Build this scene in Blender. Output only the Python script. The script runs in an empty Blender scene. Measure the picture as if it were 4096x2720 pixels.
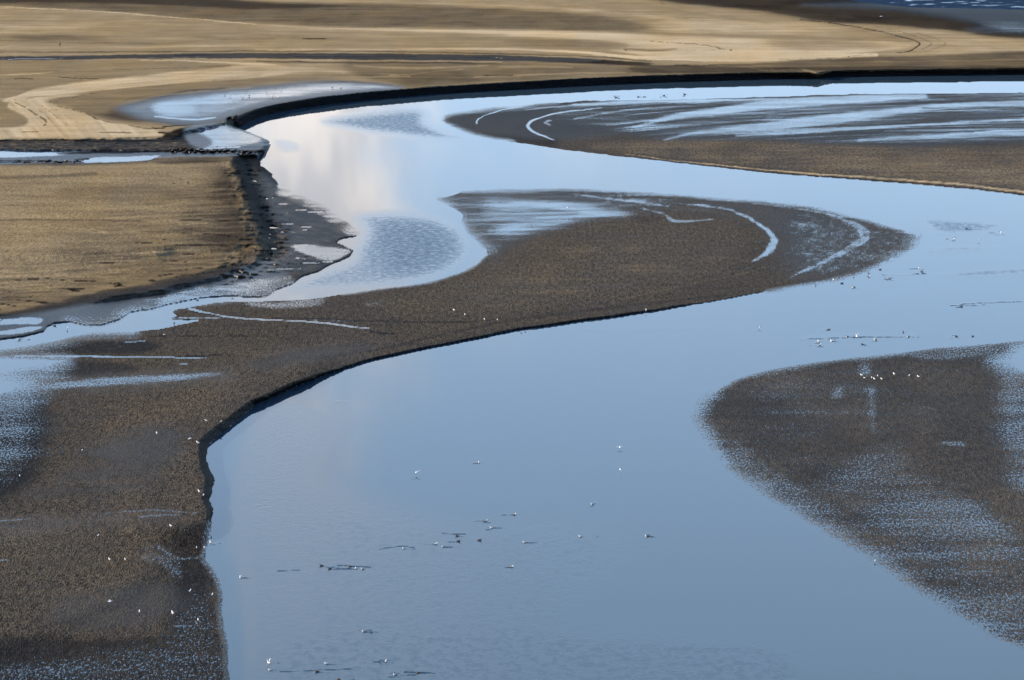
import bpy, math, random
import numpy as np
from mathutils import Vector
random.seed(7)
scn = bpy.context.scene
col = scn.collection
R = math.radians

# ------------------------------------------------------------------ camera
F = 9000.0          # focal length in pixels of a 4096 x 2720 picture
CX, CY = 2048.0, 1360.0
HC = 83.0           # height of the look-out above the water
PITCH = math.atan(2290.0 / 9000.0)
cam_d = bpy.data.cameras.new('camera')
cam = bpy.data.objects.new('camera', cam_d)
col.objects.link(cam)
cam_d.sensor_width = 36.0
cam_d.lens = 36.0 * F / 4096.0
cam_d.clip_start = 1.0
cam_d.clip_end = 120000.0
cam.location = (0, 0, HC)
cam.rotation_euler = (math.pi / 2 - PITCH, 0, 0)
scn.camera = cam
CP, SP = math.cos(PITCH), math.sin(PITCH)

# ------------------------------------------------------------------ light
SUN_EL = 18.0
SUN_AZ = 275.0       # compass-like: 0 = +y (away from the camera), clockwise
sun_dir = Vector((math.sin(R(SUN_AZ)) * math.cos(R(SUN_EL)), math.cos(R(SUN_AZ)) * math.cos(R(SUN_EL)), math.sin(R(SUN_EL))))
sl = bpy.data.lights.new('sun', 'SUN')
sl.energy = 4.8
sl.angle = R(0.5)
sl.color = (1.0, 0.82, 0.60)
so = bpy.data.objects.new('sun', sl)
so.rotation_euler = sun_dir.to_track_quat('Z', 'Y').to_euler()
so.location = sun_dir * 500
col.objects.link(so)

scn.view_settings.view_transform = 'Standard'
scn.view_settings.look = 'None'
scn.view_settings.gamma = 1.0
scn.view_settings.exposure = 1.22


class NT:
    def __init__(self, tree):
        self.t = tree; self.n = tree.nodes; self.l = tree.links
        self.n.clear()

    def node(self, typ, **kw):
        nd = self.n.new(typ)
        for k, v in kw.items():
            setattr(nd, k, v)
        return nd

    def put(self, sock, v):
        if isinstance(v, bpy.types.NodeSocket):
            self.l.new(v, sock)
        elif v is not None:
            try:
                sock.default_value = v
            except Exception:
                sock.default_value = (v[0], v[1], v[2], 1.0)

    def math(self, op, a, b=0.0, c=None, clamp=False):
        nd = self.node('ShaderNodeMath', operation=op, use_clamp=clamp)
        self.put(nd.inputs[0], a); self.put(nd.inputs[1], b)
        if c is not None: self.put(nd.inputs[2], c)
        return nd.outputs[0]

    def smooth(self, v, a, b, lo=0.0, hi=1.0):
        nd = self.node('ShaderNodeMapRange', interpolation_type='SMOOTHSTEP')
        self.put(nd.inputs[0], v); self.put(nd.inputs[1], a); self.put(nd.inputs[2], b)
        self.put(nd.inputs[3], lo); self.put(nd.inputs[4], hi)
        return nd.outputs[0]

    def lin(self, v, a, b, lo=0.0, hi=1.0):
        nd = self.node('ShaderNodeMapRange')
        self.put(nd.inputs[0], v); self.put(nd.inputs[1], a); self.put(nd.inputs[2], b)
        self.put(nd.inputs[3], lo); self.put(nd.inputs[4], hi)
        return nd.outputs[0]

    def noise(self, vec, scale, detail=2.0, rough=0.5, dist=0.0):
        nd = self.node('ShaderNodeTexNoise')
        self.put(nd.inputs['Vector'], vec); self.put(nd.inputs['Scale'], scale)
        self.put(nd.inputs['Detail'], detail); self.put(nd.inputs['Roughness'], rough)
        self.put(nd.inputs['Distortion'], dist)
        return nd.outputs[0]

    def vmul(self, vec, s):
        nd = self.node('ShaderNodeVectorMath', operation='MULTIPLY')
        self.put(nd.inputs[0], vec); nd.inputs[1].default_value = s
        return nd.outputs[0]

    def mix(self, f, a, b, mode='MIX'):
        nd = self.node('ShaderNodeMix', data_type='RGBA', blend_type=mode)
        self.put(nd.inputs[0], f)
        self.put(nd.inputs[6], a if isinstance(a, bpy.types.NodeSocket) else (a[0], a[1], a[2], 1))
        self.put(nd.inputs[7], b if isinstance(b, bpy.types.NodeSocket) else (b[0], b[1], b[2], 1))
        return nd.outputs[2]

    def attr(self, name):
        return self.node('ShaderNodeAttribute', attribute_name=name).outputs['Fac']


# ------------------------------------------------------------------ sky
world = bpy.data.worlds.new('World')
scn.world = world
world.use_nodes = True
W = NT(world.node_tree)
sky = W.node('ShaderNodeTexSky', sky_type='NISHITA', sun_disc=False)
sky.sun_elevation = R(SUN_EL)
sky.sun_rotation = R(SUN_AZ)
sky.altitude = 50
sky.air_density = 1.0
sky.dust_density = 0.8
sky.ozone_density = 2.8
tc = W.node('ShaderNodeTexCoord').outputs['Generated']
sp = W.node('ShaderNodeSeparateXYZ'); W.put(sp.inputs[0], tc)
dx, dy, dz = sp.outputs
dyc = W.math('MAXIMUM', dy, 0.05)
az = W.math('DIVIDE', dx, dyc)
el = W.math('DIVIDE', dz, dyc)
cvec = W.node('ShaderNodeCombineXYZ')
W.put(cvec.inputs[0], az); W.put(cvec.inputs[1], W.math('MULTIPLY', el, 1.3)); cvec.inputs[2].default_value = 0.37
n1 = W.noise(cvec.outputs[0], 7.0, 5.0, 0.55, 0.3)
n2 = W.noise(cvec.outputs[0], 22.0, 4.0, 0.6, 0.2)
edge = W.math('ADD', az, W.math('MULTIPLY', W.math('SUBTRACT', n1, 0.5), 0.10))
edge = W.math('ADD', edge, W.math('MULTIPLY', W.math('SUBTRACT', n2, 0.5), 0.04))
bank = W.smooth(edge, -0.028, -0.068)
elw = W.math('ADD', el, W.math('MULTIPLY', W.math('SUBTRACT', n1, 0.5), 0.05))
bank = W.math('MULTIPLY', bank, W.smooth(elw, 0.30, 0.20))
bank = W.math('MULTIPLY', bank, W.smooth(elw, 0.115, 0.15))
bank = W.math('MULTIPLY', bank, W.smooth(W.math('ADD', az, W.math('MULTIPLY', el, 0.12)), -0.125, -0.085))
# thin second veil to the right
veil = W.math('MULTIPLY', W.smooth(n1, 0.42, 0.70), W.smooth(edge, 0.16, 0.0))
veil = W.math('MULTIPLY', veil, W.smooth(el, 0.36, 0.1))
veil = W.math('MULTIPLY', veil, 0.45)
cl = W.math('MAXIMUM', W.math('MULTIPLY', bank, W.smooth(n2, 0.1, 0.6, 0.75, 1.0)), veil)
cl = W.math('MULTIPLY', cl, W.smooth(dy, 0.2, 0.4))
# pale haze low over the horizon, cloud bank, and a faint high streak above its left part
low = W.mix(W.smooth(el, 0.26, 0.08, 0.0, 0.80), sky.outputs[0], (3.05, 3.35, 3.65))
hi = W.math('MULTIPLY', W.smooth(edge, -0.040, -0.100), W.smooth(edge, -0.130, -0.108))
hi = W.math('MULTIPLY', W.math('MULTIPLY', hi, W.smooth(el, 0.24, 0.29)), W.smooth(el, 0.60, 0.42, 0.0, 0.55))
cl = W.math('MAXIMUM', cl, hi)
low = W.mix(W.smooth(el, 0.95, 0.40, 0.0, 0.72), low, (2.85, 4.05, 5.6))      # veil tint added to brighten the sky that the water mirrors
sv = W.node('ShaderNodeCombineXYZ')
W.put(sv.inputs[0], W.math('MULTIPLY', az, 30.0)); W.put(sv.inputs[1], W.math('MULTIPLY', el, 9.0)); sv.inputs[2].default_value = 1.7
n3 = W.noise(sv.outputs[0], 1.0, 3.0, 0.6)
skyc = W.mix(cl, low, W.mix(W.smooth(n3, 0.36, 0.62), (3.9, 3.8, 3.85), (5.7, 5.25, 4.85)))
bg = W.node('ShaderNodeBackground')
W.put(bg.inputs[0], skyc)
bg.inputs[1].default_value = 0.15
wo = W.node('ShaderNodeOutputWorld')
W.l.new(bg.outputs[0], wo.inputs[0])

# ------------------------------------------------------------------ tracing helpers
def unproject(px, py, h):
    """point of the photograph -> world point at height h (arrays allowed)"""
    u = (px - CX) / F
    v = (py - CY) / F
    dirx = u
    diry = CP - v * SP
    dirz = -SP - v * CP
    t = (h - HC) / dirz
    return dirx * t, diry * t, h + 0 * px


def scale_at(py):
    return (py + 930.0) / 83.0     # pixels per metre, roughly


def axis(parts):
    out = []
    for a, b, step in parts:
        n = max(2, int(abs(b - a) / step))
        out.append(np.linspace(a, b, n, endpoint=False))
    out.append(np.array([parts[-1][1]], float))
    return np.concatenate(out)


def catmull(pts, closed=False, k=4):
    P = [np.array(p, float) for p in pts]
    n = len(P)
    out = []
    rng = range(n) if closed else range(n - 1)
    for i in rng:
        if closed:
            a, b, c, d = P[(i - 1) % n], P[i], P[(i + 1) % n], P[(i + 2) % n]
        else:
            a, b, c, d = P[max(i - 1, 0)], P[i], P[i + 1], P[min(i + 2, n - 1)]
        for j in range(k):
            t = j / k
            t2, t3 = t * t, t * t * t
            out.append(0.5 * ((2 * b) + (c - a) * t + (2 * a - 5 * b + 4 * c - d) * t2 + (3 * b - a - 3 * c + d) * t3))
    if not closed: out.append(P[-1])
    return np.array(out)


rng_np = np.random.default_rng(5)
_tabs = [rng_np.random((257, 257)).astype(np.float32) for _ in range(6)]


def vnoise(x, y, seed=0):
    tab = _tabs[seed % 6]
    xi = np.floor(x).astype(int); yi = np.floor(y).astype(int)
    fx = x - xi; fy = y - yi
    fx = fx * fx * (3 - 2 * fx); fy = fy * fy * (3 - 2 * fy)
    xi &= 255; yi &= 255
    a = tab[yi, xi]; b = tab[yi, xi + 1]; c = tab[yi + 1, xi]; d = tab[yi + 1, xi + 1]
    return (a * (1 - fx) + b * fx) * (1 - fy) + (c * (1 - fx) + d * fx) * fy


def fbm(x, y, seed=0, oct=4):
    s = 0; a = 0.5; tot = 0
    for i in range(oct):
        s = s + a * vnoise(x * 2 ** i + 13.7 * i, y * 2 ** i + 7.1 * i, seed + i); tot += a; a *= 0.5
    return s / tot


def sstep(t):
    t = np.clip(t, 0, 1)
    return t * t * (3 - 2 * t)


class Grid:
    def __init__(self, xs, ys, warp=1.0):
        self.xs, self.ys = xs, ys
        self.X, self.Y = np.meshgrid(xs.astype(np.float32), ys.astype(np.float32))
        X, Y = self.X, self.Y
        # natural waviness of every traced line
        self.WX = (X + warp * (10 * (fbm(X / 70, Y / 30, 1) - .5) + 5 * (fbm(X / 17, Y / 9, 3, 2) - .5))).astype(np.float32)
        self.WY = (Y + warp * (5 * (fbm(X / 80, Y / 24, 2) - .5) + 3 * (fbm(X / 20, Y / 7, 4, 2) - .5))).astype(np.float32)

    def window(self, pts, m, my=None):
        my = m if my is None else my
        x0, y0 = pts.min(0)[:2]; x1, y1 = pts.max(0)[:2]
        i0, i1 = np.searchsorted(self.xs, [x0 - m - 12, x1 + m + 12])
        j0, j1 = np.searchsorted(self.ys, [y0 - my - 8, y1 + my + 8])
        return slice(j0, j1), slice(i0, i1)

    def seg_dist(self, X, Y, pts, ya, closed, widths=None):
        best = np.full(X.shape, 1e9, np.float32)
        wbest = None if widths is None else np.zeros(X.shape, np.float32)
        n = len(pts)
        for i in range(n if closed else n - 1):
            ax, ay = pts[i]; bx, by = pts[(i + 1) % n]
            vx, vy = bx - ax, (by - ay) * ya
            L = vx * vx + vy * vy + 1e-9
            px = X - ax; py = (Y - ay) * ya
            t = np.clip((px * vx + py * vy) / L, 0, 1)
            d = (px - t * vx) ** 2 + (py - t * vy) ** 2
            if widths is not None:
                m = d < best
                wv = widths[i] * (1 - t) + widths[(i + 1) % n] * t
                wbest = np.where(m, wv, wbest)
            best = np.minimum(best, d)
        return np.sqrt(best), wbest

    def inside(self, X, Y, pts):
        ins = np.zeros(X.shape, bool)
        n = len(pts)
        for i in range(n):
            ax, ay = pts[i]; bx, by = pts[(i + 1) % n]
            if ay == by: continue
            c = ((Y >= ay) != (Y >= by))
            if not c.any(): continue
            xi = ax + (Y - ay) * (bx - ax) / (by - ay)
            ins ^= c & (X < xi)
        return ins

    def sdist(self, pts, ya=1.0, win=None, raw=False):
        if win is None:
            X, Y = (self.X, self.Y) if raw else (self.WX, self.WY)
        else:
            X, Y = (self.X[win], self.Y[win]) if raw else (self.WX[win], self.WY[win])
        d, _ = self.seg_dist(X, Y, pts, ya, True)
        return np.where(self.inside(X, Y, pts), d, -d)

    def poly(self, A, pts, val, soft=10, ya=2.0, op=1.0, mode='set', smooth=True, noise=0.0, nscale=60):
        P = catmull(pts, True, 3) if smooth else np.array(pts, float)
        w = self.window(P, soft + 4, (soft + 4) / ya)
        sd = self.sdist(P, ya, w)
        if noise:
            sd = sd + noise * (fbm(self.X[w] / nscale, self.Y[w] * ya / nscale, 2) - .5) * 2
        m = sstep(sd / (2 * soft) + 0.5) * op
        self._blend(A, w, m, val, mode)

    def stroke(self, A, pts, width, val, soft=None, ya=2.0, op=1.0, mode='set', breakup=0.0, bscale=25, smooth=True):
        """pts: (x, y) or (x, y, w) in picture pixels; width = half width"""
        P = catmull([(p[0], p[1], p[2] if len(p) > 2 else width) for p in pts], False, 4) if smooth else \
            np.array([(p[0], p[1], p[2] if len(p) > 2 else width) for p in pts], float)
        wm = P[:, 2].max()
        soft = wm * 0.6 if soft is None else soft
        w = self.window(P[:, :2], wm + soft, (wm + soft) / ya)
        d, wd = self.seg_dist(self.WX[w], self.WY[w], P[:, :2], ya, False, P[:, 2])
        m = sstep((wd + soft * 0.5 - d) / soft) * op
        if breakup:
            m = m * sstep((fbm(self.X[w] / bscale, self.Y[w] * ya / bscale * 1.5, 5, 2) - 0.5 * breakup) * 5)
        self._blend(A, w, m, val, mode)

    def _blend(self, A, w, m, val, mode):
        if mode == 'set': A[w] = A[w] * (1 - m) + val * m
        elif mode == 'add': A[w] += val * m
        elif mode == 'max': A[w] = np.maximum(A[w], val * m + (-1) * (1 - m))


def link(o, **props):
    col.objects.link(o)
    for k, v in props.items():
        o[k] = v
    return o


def grid_mesh(name, gx, gy, gz, attrs, mat):
    ny, nx = gx.shape
    me = bpy.data.meshes.new(name)
    co = np.stack([gx, gy, gz], -1).astype(np.float32).reshape(-1)
    nv = nx * ny
    idx = np.arange(nv, dtype=np.int32).reshape(ny, nx)
    q = np.stack([idx[1:, :-1], idx[1:, 1:], idx[:-1, 1:], idx[:-1, :-1]], -1).reshape(-1)
    nf = (nx - 1) * (ny - 1)
    me.vertices.add(nv); me.vertices.foreach_set('co', co)
    me.loops.add(nf * 4); me.loops.foreach_set('vertex_index', q)
    me.polygons.add(nf)
    me.polygons.foreach_set('loop_start', np.arange(nf, dtype=np.int32) * 4)
    me.polygons.foreach_set('use_smooth', np.ones(nf, bool))
    me.update(calc_edges=True)
    for k, v in attrs.items():
        a = me.attributes.new(k, 'FLOAT', 'POINT')
        a.data.foreach_set('value', v.astype(np.float32).reshape(-1))
    me.materials.append(mat)
    return bpy.data.objects.new(name, me)

# ------------------------------------------------------------------ materials of ground and water
def ground_material():
    m = bpy.data.materials.new('tidal_flat'); m.use_nodes = True
    N = NT(m.node_tree)
    S, WF, RP, G = N.attr('sand'), N.attr('film'), N.attr('ripple'), N.attr('gloss')
    pos = N.node('ShaderNodeNewGeometry').outputs['Position']
    pxy = N.vmul(pos, (1, 1, 0))
    rip = N.noise(N.vmul(pxy, (1.0, 0.40, 1)), 4.0, 2.0, 0.85, 0.05)       # ripple crests of the mud
    fine = N.noise(N.vmul(pxy, (1.0, 0.4, 1)), 8.0, 1.0, 0.6)
    big = N.noise(N.vmul(pxy, (0.10, 0.055, 1)), 1.0, 4.0, 0.6, 0.2)
    streak = N.noise(N.vmul(pxy, (0.035, 0.20, 1)), 1.0, 5.0, 0.62, 0.3)
    ripc = N.math('ADD', N.math('MULTIPLY', N.math('SUBTRACT', rip, 0.5), 3.4), 0.5)
    # colour: silt to sand
    s2 = N.math('ADD', S, N.math('MULTIPLY', N.math('SUBTRACT', big, 0.5), 0.16))
    s2 = N.math('ADD', s2, N.math('MULTIPLY', N.math('SUBTRACT', streak, 0.5), N.lin(S, 0.3, 0.8, 0.05, 0.34)))
    ramp = N.node('ShaderNodeValToRGB')
    N.put(ramp.inputs[0], s2)
    cr = ramp.color_ramp
    stops = [(0.0, (0.003, 0.003, 0.004)), (0.25, (0.009, 0.008, 0.008)), (0.5, (0.048, 0.039, 0.029)),
             (0.75, (0.210, 0.162, 0.097)), (1.0, (0.43, 0.345, 0.225))]
    cr.elements[0].position = 0; cr.elements[0].color = (*stops[0][1], 1)
    cr.elements[1].position = 1; cr.elements[1].color = (*stops[-1][1], 1)
    for p, c in stops[1:-1]:
        e = cr.elements.new(p); e.color = (*c, 1)
    hue = N.noise(N.vmul(pxy, (0.05, 0.02, 1)), 1.0, 3.0, 0.6)
    colr = N.mix(N.smooth(hue, 0.42, 0.62, 0.0, 0.5), ramp.outputs[0], N.mix(1.0, ramp.outputs[0], (1.05, 0.97, 0.80), 'MULTIPLY'))
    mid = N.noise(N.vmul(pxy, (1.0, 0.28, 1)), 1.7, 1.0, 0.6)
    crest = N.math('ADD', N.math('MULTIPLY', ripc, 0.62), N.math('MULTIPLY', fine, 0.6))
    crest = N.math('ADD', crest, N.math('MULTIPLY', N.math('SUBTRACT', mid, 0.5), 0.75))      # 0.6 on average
    gain = N.lin(crest, 0.25, 1.0, 0.0, 2.5)  # sunlit crests paled and troughs darkened in the colour itself
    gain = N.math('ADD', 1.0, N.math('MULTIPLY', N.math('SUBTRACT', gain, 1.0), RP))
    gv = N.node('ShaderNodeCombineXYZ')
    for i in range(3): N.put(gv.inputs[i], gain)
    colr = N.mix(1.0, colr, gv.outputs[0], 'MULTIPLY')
    # relief
    hgt = N.math('ADD', N.math('MULTIPLY', rip, 1.0), N.math('MULTIPLY', fine, 0.28))
    bump = N.node('ShaderNodeBump')
    N.put(bump.inputs['Strength'], N.lin(RP, 0, 1, 0.0, 1.0))
    bump.inputs['Distance'].default_value = 0.40
    N.put(bump.inputs['Height'], hgt)
    dry = N.node('ShaderNodeBsdfDiffuse')
    N.put(dry.inputs['Color'], colr); N.put(dry.inputs['Normal'], bump.outputs[0])
    mudw = N.node('ShaderNodeBsdfPrincipled'); mud = mudw
    N.put(mud.inputs['Base Color'], colr)
    N.put(mud.inputs['Roughness'], 0.38)
    N.put(mud.inputs['Specular IOR Level'], 0.45)
    N.put(mud.inputs['Normal'], bump.outputs[0])
    mud = N.node('ShaderNodeMixShader')
    N.put(mud.inputs[0], N.math('MULTIPLY', G, N.lin(crest, 0.2, 1.0, 1.0, 0.7), clamp=True))
    N.l.new(dry.outputs[0], mud.inputs[1]); N.l.new(mudw.outputs[0], mud.inputs[2])
    # standing film of water between the ripples
    film = N.node('ShaderNodeBsdfPrincipled')
    film.inputs['Base Color'].default_value = (0.022, 0.042, 0.064, 1)
    film.inputs['Roughness'].default_value = 0.06
    film.inputs['IOR'].default_value = 1.60
    flat = N.node('ShaderNodeCombineXYZ'); flat.inputs[2].default_value = 1.0
    N.put(film.inputs['Normal'], flat.outputs[0])
    thr = N.math('ADD', ripc, N.math('MULTIPLY', N.math('SUBTRACT', fine, 0.5), 0.5))
    thr = N.math('ADD', thr, N.math('MULTIPLY', N.math('SUBTRACT', big, 0.5), 0.55))
    thr = N.math('ADD', thr, N.math('MULTIPLY', N.math('SUBTRACT', streak, 0.5), 1.1))
    msk = N.math('MULTIPLY', N.math('SUBTRACT', WF, thr), 5.0)
    msk = N.math('ADD', msk, 0.5, clamp=True)
    mx = N.node('ShaderNodeMixShader')
    N.put(mx.inputs[0], msk)
    N.l.new(mud.outputs[0], mx.inputs[1]); N.l.new(film.outputs[0], mx.inputs[2])
    o = N.node('ShaderNodeOutputMaterial')
    N.l.new(mx.outputs[0], o.inputs[0])
    return m


def water_material():
    m = bpy.data.materials.new('river_water'); m.use_nodes = True
    N = NT(m.node_tree)
    rf = N.attr('ruffle')
    pos = N.node('ShaderNodeNewGeometry').outputs['Position']
    pxy = N.vmul(pos, (1, 1, 0))
    w1 = N.noise(N.vmul(pxy, (1.0, 0.40, 1)), 6.5, 2.5, 0.8, 0.2)
    w2 = N.noise(N.vmul(pxy, (0.9, 0.8, 1)), 1.0, 5.0, 0.75, 0.3)
    amp = N.math('MULTIPLY', rf, N.smooth(w2, 0.30, 0.62, 0.55, 1.0))
    bump = N.node('ShaderNodeBump')
    bump.inputs['Strength'].default_value = 1.0
    bump.inputs['Distance'].default_value = 0.07
    N.put(bump.inputs['Height'], N.math('MULTIPLY', w1, N.math('MINIMUM', N.math('MULTIPLY_ADD', amp, 0.6, 0.003), 0.34)))
    cmb = N.node('ShaderNodeCombineXYZ')
    N.put(cmb.inputs[1], N.math('MULTIPLY', N.math('MAXIMUM', N.math('SUBTRACT', amp, 0.55), 0.0), -0.30))
    addv = N.node('ShaderNodeVectorMath', operation='ADD')
    N.put(addv.inputs[0], bump.outputs[0]); N.put(addv.inputs[1], cmb.outputs[0])
    nrm = N.node('ShaderNodeVectorMath', operation='NORMALIZE'); N.put(nrm.inputs[0], addv.outputs[0])
    p = N.node('ShaderNodeBsdfPrincipled')
    N.put(p.inputs['Base Color'], N.mix(N.smooth(rf, 1.8, 3.0), (0.022, 0.042, 0.064), (0.016, 0.032, 0.060)))
    N.put(p.inputs['Roughness'], N.lin(amp, 0, 1, 0.03, 0.22))
    p.inputs['IOR'].default_value = 1.60
    N.put(p.inputs['Normal'], nrm.outputs[0])
    o = N.node('ShaderNodeOutputMaterial')
    N.l.new(p.outputs[0], o.inputs[0])
    return m


# ------------------------------------------------------------------ traced outlines (picture pixels)
farTop = [(893, 481), (1024, 434), (1067, 425), (1132, 412), (1197, 405), (1284, 390), (1371, 379), (1458, 371), (1588, 360), (1718, 349),
          (1848, 340), (2048, 329), (2221, 319), (2395, 310), (2612, 301), (2829, 298), (3072, 293), (3159, 297), (3240, 301), (3268, 309), (3290, 298),
          (3332, 286), (3592, 282), (4096, 278), (5000, 274), (6600, 270)]
farBot = [(893, 490), (950, 509), (1024, 474), (1067, 459), (1132, 446), (1197, 434), (1284, 421), (1371, 412), (1458, 401), (1588, 391), (1718, 378),
          (1848, 371), (2048, 360), (2221, 350), (2395, 341), (2612, 332), (2829, 325), (3072, 316), (3159, 313), (3240, 311), (3268, 312), (3290, 310),
          (3332, 308), (3592, 304), (4096, 297), (5000, 292), (6600, 288)]
shoreL = [(985, 524), (1024, 538), (1050, 549), (1080, 566), (1070, 574), (1083, 580), (1067, 594), (1054, 606), (1036, 615), (1026, 630), (1041, 648), (1041, 663),
          (1066, 676), (1089, 697), (1085, 706), (1117, 736), (1107, 744), (1141, 760), (1206, 788), (1267, 814), (1306, 836), (1336, 862), (1388, 892),
          (1432, 932), (1423, 944), (1384, 951), (1362, 955), (1347, 968), (1393, 990), (1416, 1003), (1401, 1027), (1336, 1051), (1267, 1088),
          (1206, 1107), (1167, 1135), (1089, 1166), (1063, 1185), (1000, 1189)]
chanTop = [(906, 1183), (802, 1192), (694, 1213), (607, 1235), (520, 1248), (477, 1278), (412, 1300), (347, 1302), (282, 1287), (217, 1293),
           (190, 1305), (173, 1326), (108, 1343), (0, 1360), (-300, 1385), (-2500, 1500)]
LAND0 = [(-2500, -900), (6600, -900)] + farBot[::-1][:-1] + shoreL + chanTop
chanBot = [(-2500, 1560), (-300, 1412), (0, 1403), (43, 1399), (173, 1377), (251, 1362), (269, 1356), (369, 1335), (520, 1330), (650, 1313), (737, 1296), (811, 1281),
           (737, 1281), (681, 1274), (711, 1263), (690, 1248), (703, 1237), (759, 1229), (867, 1209), (1024, 1205), (1219, 1200)]
bar1L = [(1371, 1176), (1588, 1148), (1718, 1131), (1826, 1096), (1904, 1062), (1948, 1018), (1943, 984), (1917, 957), (1887, 931),
         (1865, 888), (1870, 858), (1839, 832), (1761, 795)]
bar1T = [(1850, 770), (2048, 764), (2330, 760), (2612, 777), (2872, 795), (3072, 810), (3245, 832), (3419, 871), (3549, 910), (3657, 940)]
bar1B = [(3673, 953), (3627, 997), (3549, 1040), (3462, 1079), (3332, 1118), (3202, 1142), (3072, 1166), (2872, 1203), (2568, 1250), (2265, 1291),
         (2048, 1322), (1870, 1360), (1761, 1382), (1631, 1406), (1458, 1447), (1328, 1490), (1241, 1524), (1167, 1553), (1100, 1585), (1024, 1618)]
bankW = [(971, 1659), (924, 1702), (863, 1750), (833, 1785), (826, 1828), (837, 1867), (861, 1919), (848, 1967), (837, 1993), (854, 2036), (846, 2092),
         (837, 2127), (820, 2192), (815, 2231), (850, 2283), (874, 2317), (885, 2387), (880, 2452), (893, 2517), (906, 2604), (906, 2669),
         (915, 2720), (940, 2850), (980, 3100), (1050, 3600), (1100, 4600)]
inlet = [(-2500, 1900), (-400, 1640), (0, 1592), (43, 1577), (100, 1542), (65, 1529), (9, 1512), (65, 1490), (173, 1468), (260, 1445), (217, 1436), (0, 1431),
         (-300, 1436), (-2500, 1600)]
LAND1 = chanBot + bar1L + bar1T + bar1B + bankW + [(-2500, 4600)] + inlet
bar2T = [(2829, 1737), (2794, 1690), (2794, 1638), (2850, 1577), (2959, 1516), (3072, 1486), (3202, 1464), (3376, 1440), (3592, 1416), (3809, 1393), (4096, 1367)]
bar2R = [(4200, 1345), (4096, 1384), (4048, 1425), (4035, 1451), (4065, 1486), (4110, 1500), (4500, 1540), (6600, 1700)]
bar2B = [(6600, 3400), (5300, 3050), (4400, 2715), (4096, 2582), (3983, 2534), (3896, 2487), (3809, 2439), (3722, 2387), (3614, 2309), (3506, 2235), (3419, 2183),
         (3289, 2105), (3180, 2035), (3072, 1968), (2959, 1893), (2894, 1828)]
LAND2 = bar2T + bar2R + bar2B
bar3T = [(1770, 481), (1783, 464), (1826, 451), (1935, 438), (2048, 431), (2221, 412), (2330, 403), (2699, 399), (3072, 386), (3419, 376), (4096, 371), (6600, 362)]
bar3B = [(6600, 1100), (5300, 930), (4600, 845), (4096, 782), (3896, 758), (3722, 743), (3419, 719), (3072, 692), (2829, 665), (2612, 640), (2395, 616), (2221, 594),
         (2048, 567), (1935, 546), (1848, 520), (1783, 492)]
LAND3 = bar3T + bar3B
SEA = [(3150, -80), (3354, -4), (3500, 20), (3640, 33), (3800, 37), (3950, 39), (4096, 43), (5000, 50), (6600, 60), (6600, -900), (2000, -900)]

# ------------------------------------------------------------------ the ground
xs = axis([(-2500, -400, 60), (-400, -60, 16), (-60, 4156, 4.0), (4156, 4500, 16), (4500, 6600, 60)])
ys = axis([(-900, -400, 20), (-400, -40, 10), (-40, 700, 2.5), (700, 2760, 4.0), (2760, 3000, 12), (3000, 4600, 50)])
g = Grid(xs, ys)
X, Y = g.X, g.Y

sd0 = g.sdist(np.array(LAND0, float), 1.5)
sd1 = g.sdist(np.array(LAND1, float), 1.5)
sd2 = g.sdist(np.array(LAND2, float), 1.5)
sd3 = g.sdist(np.array(LAND3, float), 1.5)

# heights of the firm ground, metres above the river
H0 = np.full(X.shape, 1.9, np.float32)
g.poly(H0, [(-2600, 566), (0, 566), (560, 562), (680, 566), (740, 530), (893, 494), (985, 500), (1200, 560), (1500, 1500), (-2600, 1700)], 1.3, 18, 2.0, smooth=False)
g.poly(H0, [(-2600, 1275), (0, 1275), (250, 1225), (430, 1192), (640, 1160), (850, 1112), (1000, 1065), (1062, 1000), (1050, 900), (1010, 800), (985, 730), (975, 690), (962, 650),
            (950, 622), (1100, 608), (1600, 700), (1600, 1320), (-2600, 1900)], 0.16, 26, 2.0, smooth=False, noise=10, nscale=50)
g.poly(H0, [(-2600, 664), (0, 664), (300, 662), (480, 655), (660, 640), (915, 622), (950, 640), (948, 700), (975, 770), (1000, 850), (1020, 930), (1030, 985), (985, 1040), (840, 1085),
            (640, 1130), (430, 1165), (250, 1200), (0, 1250), (-2600, 1330)], 1.5, 26, 2.0, smooth=False, noise=16, nscale=40)
g.poly(H0, [(-2600, 1060), (300, 1030), (700, 1000), (990, 985), (1030, 1060), (850, 1110), (430, 1190), (0, 1290), (-2600, 1400)], 0.5, 70, 2.0)
# creek trench and its ledges
g.poly(H0, [(-400, 596), (0, 598), (250, 601), (520, 603), (900, 608), (1060, 612), (1060, 622), (760, 624), (640, 632), (600, 642), (500, 648), (330, 653), (0, 654), (-400, 654)],
       1.0, 12, 2.0, smooth=False)
g.stroke(H0, [(-50, 645, 8), (100, 643, 8), (290, 644, 6)], 8, 1.15, 5)
g.stroke(H0, [(480, 572, 8), (560, 566, 12), (640, 566, 10), (700, 574, 6)], 8, 0.8, 6, mode='set')
g.poly(H0, [(0, 562), (200, 560), (480, 556), (620, 552), (800, 568), (960, 590), (900, 600), (500, 598), (0, 594)], 1.45, 14, 2.0)
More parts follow.
